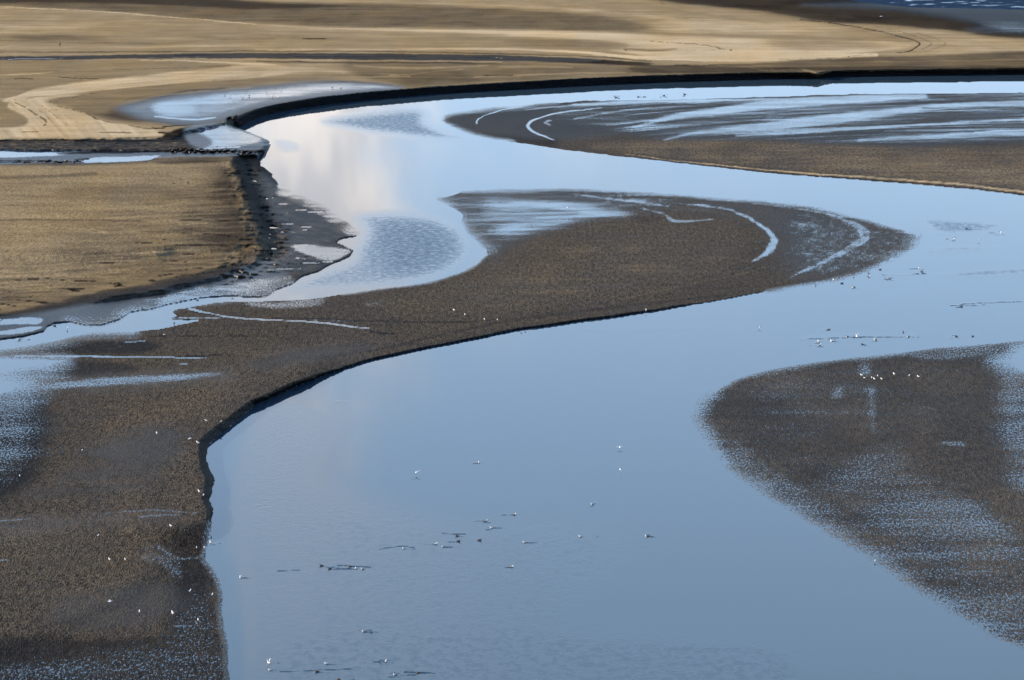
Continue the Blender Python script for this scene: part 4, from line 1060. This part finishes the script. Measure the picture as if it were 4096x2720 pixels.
def bird_mesh(pal, pose):
    """a bird 0.56 m long facing +x, its feet or waterline at z = 0"""
    key = 'bird_%s_%s' % (pal, pose)
    if key in bpy.data.meshes: return bpy.data.meshes[key]
    V, Fc = [], []
    zb = {'stand': 0.20, 'feed': 0.19, 'swim': 0.045, 'wing': 0.06}.get(pose, 0.0)
    if pal in ('crow',) and pose == 'stand': zb = 0.16
    duck = pal in ('duck', 'whiteduck')
    long_neck = pose == 'heron'
    if pose == 'heron': zb = 0.50
    hx, hz = (0.20, 0.13)
    if pose == 'feed': hx, hz = (0.26, -0.08)
    if duck: hx, hz = (0.17, 0.16)
    if pose.startswith('fly'): hx, hz = (0.26, 0.03)
    body = [(-.27, .015, .012, .006), (-.22, .012, .035, .014), (-.15, .004, .062, .042), (-.06, -.004, .085, .070), (.03, -.002, .090, .078), (.11, .012, .076, .068)]
    if long_neck:
        body = [(-.30, -.12, .012, .008), (-.22, -.08, .04, .03), (-.10, -.02, .08, .06), (.0, .05, .085, .075), (.07, .12, .06, .055)]
        neck = [(.10, .20, .028, .03), (.09, .29, .022, .024), (.13, .36, .024, .026), (.19, .385, .03, .03), (.24, .38, .016, .015), (.38, .36, .004, .004)]
    elif pose == 'feed':
        neck = [(.17, -.005, .048, .046), (.22, -.045, .036, .036), (hx, hz, .038, .036), (hx + .035, hz - .03, .022, .020), (hx + .05, hz - .05, .010, .010), (hx + .07, hz - .10, .003, .004)]
    else:
        neck = [((.11 + hx) / 2 - .01, .012 + (hz - .012) * .45, .048, .046), (hx - .035, hz - .02, .036, .036), (hx, hz, .040, .040), (hx + .035, hz - .002, .026, .026), (hx + .052, hz - .008, .011, .011), (hx + .10, hz - .022, .004, .004)]
    nb = len(body); tot = nb + len(neck)
    p = [(x, z + zb, w, h) for x, z, w, h in body + neck]
    spine(V, Fc, p, 10, lambda i: 4 if i >= tot - 3 else (1 if i >= nb else 0))
    def wing(s, knots):
        """a tapering wing: (x, y, z, chord, thickness)"""
        rings = []
        for i, (x, y, z, ch, th) in enumerate(knots):
            a = knots[max(i - 1, 0)]; b = knots[min(i + 1, len(knots) - 1)]
            rings.append(((x, y * s, z + zb), ch, th, (0.0, (b[1] - a[1]) * s, b[2] - a[2])))
        loft(V, Fc, rings, 8, lambda i: 3 if i >= len(knots) - 2 else 2)
    def folded(s):
        kn = [(.12, .050, .030, .020, .030), (.05, .082, .030, .014, .052), (-.06, .080, .026, .012, .050), (-.16, .052, .026, .010, .030), (-.25, .022, .026, .008, .014), (-.33, .006, .024, .004, .005)]
        rings = [((x, y * s, z + zb), a, b, (-1, 0, 0)) for x, y, z, a, b in kn]
        loft(V, Fc, rings, 8, lambda i: 3 if i >= 4 else 2)
    if pose in ('stand', 'swim', 'feed', 'heron'):
        if long_neck:
            for s in (-1, 1):
                rings = [((x, y * s, z + zb), a, b, (-1, 0, -.5)) for x, y, z, a, b in
                         [(.06, .05, .11, .012, .03), (.0, .085, .05, .014, .055), (-.12, .075, -.01, .012, .05), (-.24, .04, -.07, .008, .025), (-.33, .01, -.12, .004, .006)]]
                loft(V, Fc, rings, 8, lambda i: 3 if i >= 3 else 2)
        else:
            folded(1); folded(-1)
    else:
        for s in (-1, 1):
            if pose == 'flyv': kn = [(.04, .05, .02, .085, .012), (.06, .20, .11, .075, .009), (.05, .34, .19, .055, .007), (.0, .46, .22, .030, .005), (-.06, .56, .24, .006, .003)]
            elif pose == 'flyarch': kn = [(.04, .05, .03, .085, .012), (.07, .20, .10, .075, .009), (.06, .33, .09, .055, .007), (.0, .44, .01, .030, .005), (-.06, .50, -.08, .006, .003)]
            elif pose == 'flybank':
                kn = [(.04, .04, .02 + .02 * s, .085, .012), (.06, .12, .02 + .17 * s, .075, .009), (.04, .17, .02 + .31 * s, .055, .007), (.0, .20, .02 + .42 * s, .03, .005), (-.06, .21, .02 + .52 * s, .006, .003)]
            elif pose == 'flyflat': kn = [(.04, .05, .03, .085, .012), (.06, .20, .07, .08, .009), (.04, .34, .06, .06, .007), (.0, .46, .05, .035, .005), (-.08, .56, .07, .006, .003)]
            else: kn = [(.04, .05, .04, .075, .012), (.03, .11, .17, .07, .009), (.0, .14, .29, .055, .007), (-.05, .18, .38, .03, .005), (-.10, .22, .45, .006, .003)]   # wings raised
            wing(s, kn)
    if pose in ('stand', 'feed', 'heron'):
        for s in (-1, 1):
            y = .032 * s
            loft(V, Fc, [((.0, y, zb - .04), .013, .013, (0, 0, -1)), ((-.012, y, zb * .5), .008, .008, (0, 0, -1)), ((.0, y, .012), .007, .007, (0, 0, -1))], 6, lambda i: 5)
            loft(V, Fc, [((-.02, y, .008), .008, .006, (1, 0, 0)), ((.03, y, .008), .022, .006, (1, 0, 0)), ((.06, y, .006), .026, .004, (1, 0, 0))], 6, lambda i: 5)
    me = bpy.data.meshes.new(key)
    me.from_pydata([tuple(v) for v in V], [], [f for f, _ in Fc])
    for mk in PAL[pal]: me.materials.append(M[mk])
    for pl, (_, mi) in zip(me.polygons, Fc):
        pl.material_index = mi; pl.use_smooth = True
    me.update()
    return me


def ground_height(px, py):
    i = int(np.clip(np.searchsorted(xs, px), 0, len(xs) - 1)); j = int(np.clip(np.searchsorted(ys, py), 0, len(ys) - 1))
    return max(float(H[j, i]), 0.0)


BIRDS = []
def flock(group, rows):
    for r in rows: BIRDS.append((group, r))
# x, y, palette, pose, heading (deg, 0 = right, 90 = away), size, label, [height]
flock('birds on the wet patch behind the far dark bank', [
 (899, 378, 'young', 'stand', 180, .5, 'small dark bird at the left end of the flock on the far shiny mud'),
 (921, 382, 'gull', 'stand', 200, .55, 'white gull second from the left on the far shiny mud patch'),
 (971, 389, 'duck', 'stand', 0, .5, 'low dark bird between two lighter ones on the far shiny mud'),
 (997, 380, 'crow', 'stand', 60, .6, 'blackest and tallest bird in the flock on the far shiny mud'),
 (1067, 369, 'duck', 'stand', 90, .5, 'dark bird just above the tight group of three gulls on far mud'),
 (1073, 376, 'gull', 'stand', 180, .5, 'left gull of the tight group of three on the far shiny mud'),
 (1092, 375, 'backlitgull', 'stand', 180, .5, 'backlit middle gull of the tight group of three on far mud'),
 (1091, 391, 'duck', 'stand', 0, .5, 'dark bird lying nearest the brink below the tight group of gulls'),
 (1112, 386, 'gull', 'stand', 170, .55, 'bright gull lower right of the tight group on the far mud'),
 (1124, 359, 'gull', 'stand', 180, .6, 'bright white gull highest on the far shiny mud patch'),
 (1329, 348, 'duck', 'stand', 0, .6, 'left of two dark birds at the right end of the shiny mud'),
 (1364, 352, 'duck', 'stand', 10, .6, 'right of two dark birds at the right end of the shiny mud'),
])
flock('birds swimming below the far dark bank', [
 (2463, 386, 'duck', 'swim', 180, .75, 'leftmost dark duck in the row below the far dark bank'),
 (2553, 383, 'duck', 'swim', 180, .65, 'dark duck just left of the white gull below the far bank'),
 (2573, 382, 'gull', 'swim', 180, .65, 'only white gull in the row swimming below the far bank'),
 (2656, 378, 'duck', 'swim', 0, .7, 'second dark duck from the right below the far dark bank'),
 (2738, 373, 'duck', 'swim', 180, .75, 'rightmost dark duck in the row below the far dark bank'),
])
flock('dark birds far off on the dry sand', [
 (2503, 199, 'crow', 'stand', 180, .7, 'black bird beside the brown hollow in the pale far sand'),
 (2923, 199, 'crow', 'stand', 0, .8, 'black bird at the end of the curved track on pale sand'),
 (3395, 224, 'crow', 'stand', 0, .55, 'lone small black bird on far sand below the hooked track'),
 (241, 187, 'crow', 'heron', 70, 1.0, 'tall dark long-legged wading bird standing on the far left sand'),
])
flock('crows on the sand flat at the left', [
 (694, 732, 'crow', 'stand', 0, .50, 'crow at the left end of the cluster of four on sand'),
 (722, 714, 'crow', 'stand', 180, .50, 'uppermost crow of the cluster of four on the sand flat'),
 (723, 729, 'crow', 'feed', 130, .50, 'crow in the middle of the cluster of four on the sand flat'),
 (752, 730, 'crow', 'stand', 20, .50, 'crow at the right end of the cluster of four on sand'),
 (837, 702, 'crow', 'feed', 140, .50, 'upper crow of the pair near the edge of the sand flat'),
 (860, 716, 'crow', 'feed', 140, .48, 'lower crow of the pair near the edge of the sand flat'),
 (657, 956, 'crow', 'stand', 20, .52, 'lone crow low on the sand flat among thin dark rills'),
])
flock('birds in and beside the side channel', [
 (219, 1304, 'duck', 'swim', 0, .55, 'dark duck swimming in the side channel near its left pool', 0.0, 'calm'),
 (269, 1315, 'gull', 'stand', 80, .62, 'upright white gull wading in the side channel right of the duck'),
 (697, 1294, 'crow', 'stand', 90, .60, 'black bird wading at the inlet tip, mirrored in the water'),
 (658, 1336, 'gull', 'feed', 180, .35, 'tiny pale bird on the mud edge below the black wader'),
 (76, 1354, 'gull', 'swim', 200, .62, 'white gull floating where the side channel leaves at the left'),
 (739, 1199, 'duck', 'swim', 180, .45, 'left of two small dark birds at the upper end of the side channel', 0.0, 'calm'),
 (790, 1201, 'duck', 'swim', 0, .45, 'right of two small dark birds at the upper end of the side channel', 0.0, 'calm'),
 (930, 1177, 'backlitgull', 'stand', 10, .5, 'backlit gull on mud where the side channel begins'),
 (1377, 1003, 'gull', 'stand', 90, .45, 'white gull on the tip of the shiny ledge left of the river'),
])
flock('gulls on the long middle bar', [
 (1816, 1240, 'gull', 'stand', 130, .55, 'left gull of the four along the lower middle bar'),
 (1860, 1257, 'gull', 'stand', 100, .45, 'second gull from the left along the lower middle bar'),
 (1922, 1278, 'crow', 'stand', 0, .32, 'tiny dark bird just left of a gull on the lower middle bar'),
 (1938, 1276, 'gull', 'stand', 110, .48, 'third gull from the left along the lower middle bar'),
 (1989, 1279, 'gull', 'stand', 70, .50, 'right gull of the four along the lower middle bar'),
 (1290, 1290, 'gull', 'stand', 180, .3, 'tiny white bird beside the thin bright stream on the mud'),
 (2268, 830, 'gull', 'stand', 90, .52, 'lone white gull wading in the shiny patch on the middle bar'),
 (2149, 1250, 'crow', 'stand', 180, .62, 'black bird beside a dark line on the lower middle bar'),
 (2085, 1308, 'crow', 'stand', 90, .50, 'left of two black birds on the waterline of the middle bar'),
 (2101, 1306, 'crow', 'stand', 60, .42, 'right of two black birds on the waterline of the middle bar'),
 (2584, 1240, 'gull', 'stand', 90, .55, 'white gull standing mirrored at the lower edge of the middle bar'),
])
flock('birds on the water right of the middle bar', [
 (3866, 911, 'crow', 'swim', 180, .50, 'small black bird floating on the ruffled patch at the far right'),
 (3817, 951, 'gull', 'swim', 90, .60, 'white gull with shaded side below the ruffled patch at right'),
 (4004, 926, 'gull', 'swim', 90, .55, 'white gull nearest the right edge of the water'),
 (3915, 960, 'backlitgull', 'flyarch', 60, .50, 'gull skimming the water with arched wings, second from right edge', 0.32),
 (3675, 1069, 'gull', 'swim', 90, .48, 'narrow white bird just above the duck off the bar tip'),
 (3688, 1081, 'whiteduck', 'swim', 0, .58, 'dark and white duck off the tip of the middle bar'),
 (3521, 1079, 'duck', 'swim', 0, .50, 'small dark bird closest to the tip of the middle bar', 0.0, 'calm'),
 (3541, 1105, 'whiteduck', 'swim', 90, .48, 'left bird of the close pair off the middle bar'),
 (3560, 1110, 'whiteduck', 'swim', 0, .52, 'right bird of the close pair off the middle bar'),
 (3474, 1094, 'duck', 'stand', 120, .55, 'dark bird standing just above a gull by the bar edge'),
 (3476, 1109, 'backlitgull', 'swim', 60, .60, 'backlit gull just below a standing bird by the bar edge', 0.0, 'calm'),
 (3415, 1100, 'duck', 'stand', 100, .50, 'dark bird standing in the shallows at the bar edge, mirrored'),
 (3334, 1118, 'gull', 'stand', 110, .52, 'white gull standing at the bar edge left of the dark birds'),
 (3368, 1134, 'duck', 'swim', 0, .55, 'dark duck with raised neck below the middle bar', 0.0, 'calm'),
 (3415, 1145, 'whiteduck', 'swim', 180, .60, 'dark and white duck lowest of the flock below the bar'),
 (3263, 1137, 'crow', 'stand', 90, .42, 'leftmost small dark bird of the flock below the bar'),
 (3846, 1223, 'duck', 'swim', 0, .52, 'dark round duck in the middle of a long dark ripple'),
])
flock('birds in the loose group on the blue water at right', [
 (3316, 1314, 'duck', 'swim', 0, .46, 'dark duck alone above the left half of the group'),
 (3389, 1342, 'whiteduck', 'swim', 180, .48, 'small dark and white bird left of the gull with raised wings'),
 (3427, 1341, 'gull', 'wing', 100, .62, 'gull on the water with both wings raised'),
 (3501, 1354, 'backlitgull', 'swim', 150, .56, 'backlit gull just right of the one with raised wings'),
 (3613, 1325, 'duck', 'swim', 90, .52, 'dark bird just above a gull on the right of the group'),
 (3633, 1343, 'backlitgull', 'swim', 200, .64, 'large gull below a dark bird on the right of the group'),
 (3825, 1341, 'duck', 'swim', 180, .50, 'left of two dark ducks above the tip of the right bar'),
 (3891, 1341, 'duck', 'swim', 180, .46, 'right of two dark ducks above the tip of the right bar'),
 (3275, 1362, 'backlitgull', 'swim', 110, .62, 'upper left gull of the pair at the left end of the group'),
 (3281, 1375, 'gull', 'swim', 60, .55, 'lower gull of the pair at the left end of the group'),
 (3325, 1360, 'gull', 'swim', 130, .50, 'white gull right of the pair at the left end'),
 (3449, 1373, 'duck', 'swim', 180, .44, 'small dark duck lowest in the group at right'),
 (3038, 1308, 'backlitgull', 'flyarch', 80, .46, 'gull skimming low over open water, left of the group', 0.28),
])
flock('gulls resting on the right-hand bar', [
 (3446, 1500, 'gull', 'stand', 150, .50, 'leftmost white gull of the row on the right-hand bar'),
 (3458, 1509, 'gull', 'feed', 140, .34, 'small gull just below the leftmost one on the right bar'),
 (3487, 1509, 'gull', 'stand', 100, .40, 'slim gull left of the tight trio on the right bar'),
 (3497, 1515, 'gull', 'stand', 110, .48, 'lowest gull of the tight trio on the right bar'),
 (3510, 1503, 'gull', 'stand', 70, .46, 'uppermost gull of the tight trio on the right bar'),
 (3526, 1515, 'gull', 'stand', 120, .46, 'right gull of the tight trio on the right bar'),
 (3576, 1496, 'gull', 'stand', 110, .56, 'third white gull from the right on the right bar'),
 (3636, 1503, 'gull', 'stand', 60, .54, 'second white gull from the right on the right bar'),
 (3673, 1506, 'gull', 'stand', 130, .50, 'rightmost white gull of the row on the right bar'),
])
flock('birds above the near cut bank', [
 (825, 1682, 'gull', 'stand', 170, .44, 'white gull on the mud above the bend of the near bank'),
 (882, 1686, 'backlitgull', 'stand', 0, .44, 'backlit gull right at the brink above the near bend'),
 (627, 1733, 'gull', 'stand', 100, .50, 'bright gull alone on the grey patch left of the bend'),
 (762, 1754, 'gull', 'feed', 190, .50, 'white gull feeding just left of the black crow'),
 (805, 1746, 'crow', 'stand', 110, .50, 'black crow closest to the inside of the near bend'),
 (793, 1773, 'backlitgull', 'stand', 150, .62, 'large backlit gull below the crow at the bend'),
 (328, 1801, 'gull', 'stand', 80, .40, 'small white gull in the middle of the left mud flat'),
 (79, 1902, 'gull', 'stand', 110, .36, 'small white gull near the left edge above the puddled mud'),
 (725, 1889, 'crow', 'feed', 140, .50, 'left of two black crows on the small headland'),
 (787, 1886, 'crow', 'stand', 40, .52, 'right of two black crows on the small headland'),
 (798, 1950, 'crow', 'flyflat', 90, .52, 'black crow with wings spread over the brink', 1.1),
 (796, 1966, 'gull', 'stand', 130, .50, 'white gull right under the crow with spread wings'),
 (814, 1981, 'gull', 'stand', 70, .44, 'slim white gull lowest beside the dark cut bank'),
])
flock('gulls on the near left mud flat', [
 (683, 2104, 'gull', 'stand', 130, .46, 'white gull on the near mud below the end of the cut bank'),
 (392, 2142, 'gull', 'stand', 60, .38, 'tiny pale gull on dark brown mud, highest on the near flat'),
 (438, 2238, 'gull', 'stand', 120, .46, 'left gull of the pair on brown mud in the near flat'),
 (501, 2238, 'gull', 'stand', 120, .42, 'right gull of the pair on brown mud in the near flat'),
 (845, 2146, 'crow', 'swim', 90, .36, 'small dark bird just above the gulls at the muddy point'),
 (841, 2167, 'gull', 'swim', 100, .56, 'biggest white gull in the shallows at the muddy point'),
 (786, 2190, 'gull', 'stand', 90, .34, 'small gull inland of the shallows at the muddy point'),
 (817, 2192, 'backlitgull', 'stand', 90, .44, 'backlit gull on the waterline at the muddy point'),
 (760, 2365, 'gull', 'stand', 60, .48, 'white gull on dark mud left of the narrow waterline one'),
 (849, 2380, 'gull', 'stand', 70, .46, 'white gull almost on the near waterline, right of another'),
 (439, 2405, 'gull', 'flyflat', 20, .44, 'white gull gliding low over the near mud flat', 0.7),
 (558, 2447, 'gull', 'stand', 100, .46, 'left gull of the three lowest on the near mud'),
 (691, 2455, 'gull', 'stand', 110, .60, 'tallest middle gull of the three lowest on the near mud'),
 (793, 2480, 'gull', 'stand', 100, .42, 'right gull of the three lowest on the near mud'),
])
flock('gulls flying low over the river', [
 (1665, 1889, 'gull', 'flyv', 80, .56, 'white gull flying with wings in a wide V over blue water', 0.36),
 (2479, 1789, 'gull', 'flyarch', 85, .52, 'upper flying gull with drooped wings over mid river', 0.26),
 (2481, 1877, 'gull', 'flybank', 95, .40, 'lower flying gull banking with upright wings over mid river', 0.52),
])
flock('birds swimming in the near river', [
 (1915, 1847, 'backlitgull', 'swim', 90, .50, 'lone backlit gull right of the flying V-winged gull'),
 (2370, 2013, 'backlitgull', 'swim', 180, .42, 'small backlit gull highest in the near river flock'),
 (961, 2305, 'gull', 'wing', 100, .42, 'white gull alone on calm water nearest the left mud'),
 (2057, 2054, 'backlitgull', 'swim', 0, .50, 'backlit gull at the top right of the central flock'),
 (1943, 2079, 'backlitgull', 'swim', 0, .48, 'backlit gull with white head left of a similar one'),
 (1966, 2107, 'gull', 'swim', 180, .42, 'white and grey gull just under two backlit ones'),
 (1828, 2140, 'duck', 'swim', 180, .44, 'dark duck low in the water inside a wide ripple'),
 (1834, 2161, 'duck', 'swim', 0, .48, 'brown duck with raised neck, left of the pair of ducks'),
 (1919, 2157, 'duck', 'swim', 0, .48, 'black duck with raised neck, right of the pair of ducks'),
 (1743, 2171, 'gull', 'swim', 0, .46, 'white gull left of the two long-necked ducks'),
 (1773, 2183, 'backlitgull', 'swim', 180, .38, 'small dark bird just right of and below a white gull'),
 (1615, 2189, 'gull', 'swim', 180, .40, 'pale gull inside a dark oval ripple'),
 (1285, 2259, 'duck', 'swim', 180, .46, 'leftmost dark bird of the row of five'),
 (1318, 2271, 'duck', 'swim', 180, .42, 'second dark bird from the left in the row of five'),
 (1399, 2261, 'young', 'swim', 180, .44, 'buff coloured gull in the middle of the row of five'),
 (1422, 2270, 'gull', 'swim', 90, .40, 'white gull, second from the right in the row of five'),
 (1451, 2272, 'backlitgull', 'swim', 180, .42, 'backlit gull at the right end of the row of five'),
 (2046, 2263, 'backlitgull', 'swim', 0, .50, 'backlit gull alone below the central flock'),
 (2098, 2165, 'gull', 'swim', 180, .44, 'left white gull of the three strung out to the right'),
 (2322, 2142, 'gull', 'swim', 180, .46, 'middle white gull of the three strung out to the right'),
 (2588, 2141, 'backlitgull', 'swim', 180, .52, 'right gull of the three, backlit with a broad ripple'),
 (1456, 2522, 'backlitgull', 'swim', 180, .46, 'lone backlit gull between the row and the lowest birds'),
 (1075, 2647, 'gull', 'wing', 130, .55, 'gull flapping with raised wings at the lower left of the river'),
 (1080, 2676, 'gull', 'swim', 180, .40, 'small gull just under the flapping one at lower left'),
 (1306, 2651, 'gull', 'swim', 180, .48, 'white gull above the dark bird in the lowest group'),
 (1268, 2683, 'duck', 'swim', 180, .46, 'dark bird in a cross-shaped ripple in the lowest group'),
 (1543, 2642, 'gull', 'swim', 90, .46, 'round white gull between two ripple lines in the lowest group'),
 (1580, 2695, 'backlitgull', 'swim', 180, .38, 'small backlit gull with a short wake in the lowest group'),
 (1671, 2687, 'young', 'swim', 180, .46, 'rightmost bird of the lowest group, brownish with a dark wake'),
 (1353, 2714, 'young', 'swim', 180, .44, 'mottled gull cut by the lower edge of the picture'),
 (3499, 2246, 'backlitgull', 'stand', 60, .44, 'backlit gull wading at the speckled edge of the right bar'),
])

for group, r in BIRDS:
    x, y, pal, pose, hd, size, label = r[:7]
    h = r[7] if len(r) > 7 else None
    kind = {'gull': 'gull', 'backlitgull': 'gull', 'young': 'gull', 'duck': 'duck', 'whiteduck': 'duck', 'crow': 'crow'}[pal]
    if pose == 'heron': kind = 'wading_bird'
    o = bpy.data.objects.new(kind, bird_mesh(pal, pose))
    z = h if h is not None else (0.0 if pose in ('swim', 'wing') else ground_height(x, y))
    foot = y + (5 if h is None else 0)
    px_, py_, _ = unproject(x, foot, z)
    o.location = (px_, py_, z)
    o.rotation_euler = (0, 0, R(hd + random.uniform(-9, 9)))
    sc = size / (0.47 if pal in ('duck', 'crow', 'whiteduck') else 0.52)
    o.scale = (sc, sc, sc)
    link(o, label=label, category='bird' if kind != 'duck' else 'duck', group=group)
    if pose in ('swim', 'wing') and r[-1] != 'calm':
        s = scale_at(foot)
        L = random.uniform(1.0, 2.6) * s * 0.8
        back = -1 if math.cos(R(hd)) > 0 else 1
        U_(RF, [(x, foot + 1, 2.0), (x + back * L * .5, foot + 1, 1.6), (x + back * L, foot, 1.0)], 2.4, 2.2, 4, breakup=0.4, bscale=12)
        if random.random() < 0.5:
            U_(RF, [(x - L * .4, foot - 5), (x, foot - 6.5), (x + L * .5, foot - 5)], 1.6, 1.8, 4, breakup=0.6, bscale=12)
            U_(RF, [(x - L * .5, foot + 6), (x, foot + 7), (x + L * .5, foot + 5)], 1.6, 1.8, 4, breakup=0.6, bscale=12)
# rings and wakes with nobody in them any more
for pts, w in [([(3800, 1222), (3850, 1223), (3960, 1220)], 2.2), ([(3840, 1217), (4000, 1208), (4096, 1206)], 3), ([(3715, 1004), (3745, 1003)], 2.5), ([(3530, 1098), (3700, 1097)], 2),
               ([(1520, 2195), (1600, 2186), (1660, 2190)], 2.5), ([(1110, 2284), (1200, 2280)], 1.5), ([(1350, 2262), (1480, 2268)], 2.5), ([(1320, 2270), (1430, 2276)], 1.5),
               ([(3200, 1358), (3400, 1350), (3650, 1346)], 2), ([(1120, 2688), (1400, 2676)], 2), ([(1620, 2688), (1720, 2691)], 4), ([(1770, 2133), (1860, 2137)], 2)]:
    U_(RF, pts, w + .6, 1.8, 4, breakup=0.3, bscale=14)

ww = unproject(gw.X.astype(np.float64), gw.Y.astype(np.float64), np.zeros(gw.X.shape))
water = grid_mesh('water', ww[0], ww[1], ww[2], {'ruffle': np.clip(RF, 0, 5)}, water_material())
link(water, kind='structure')
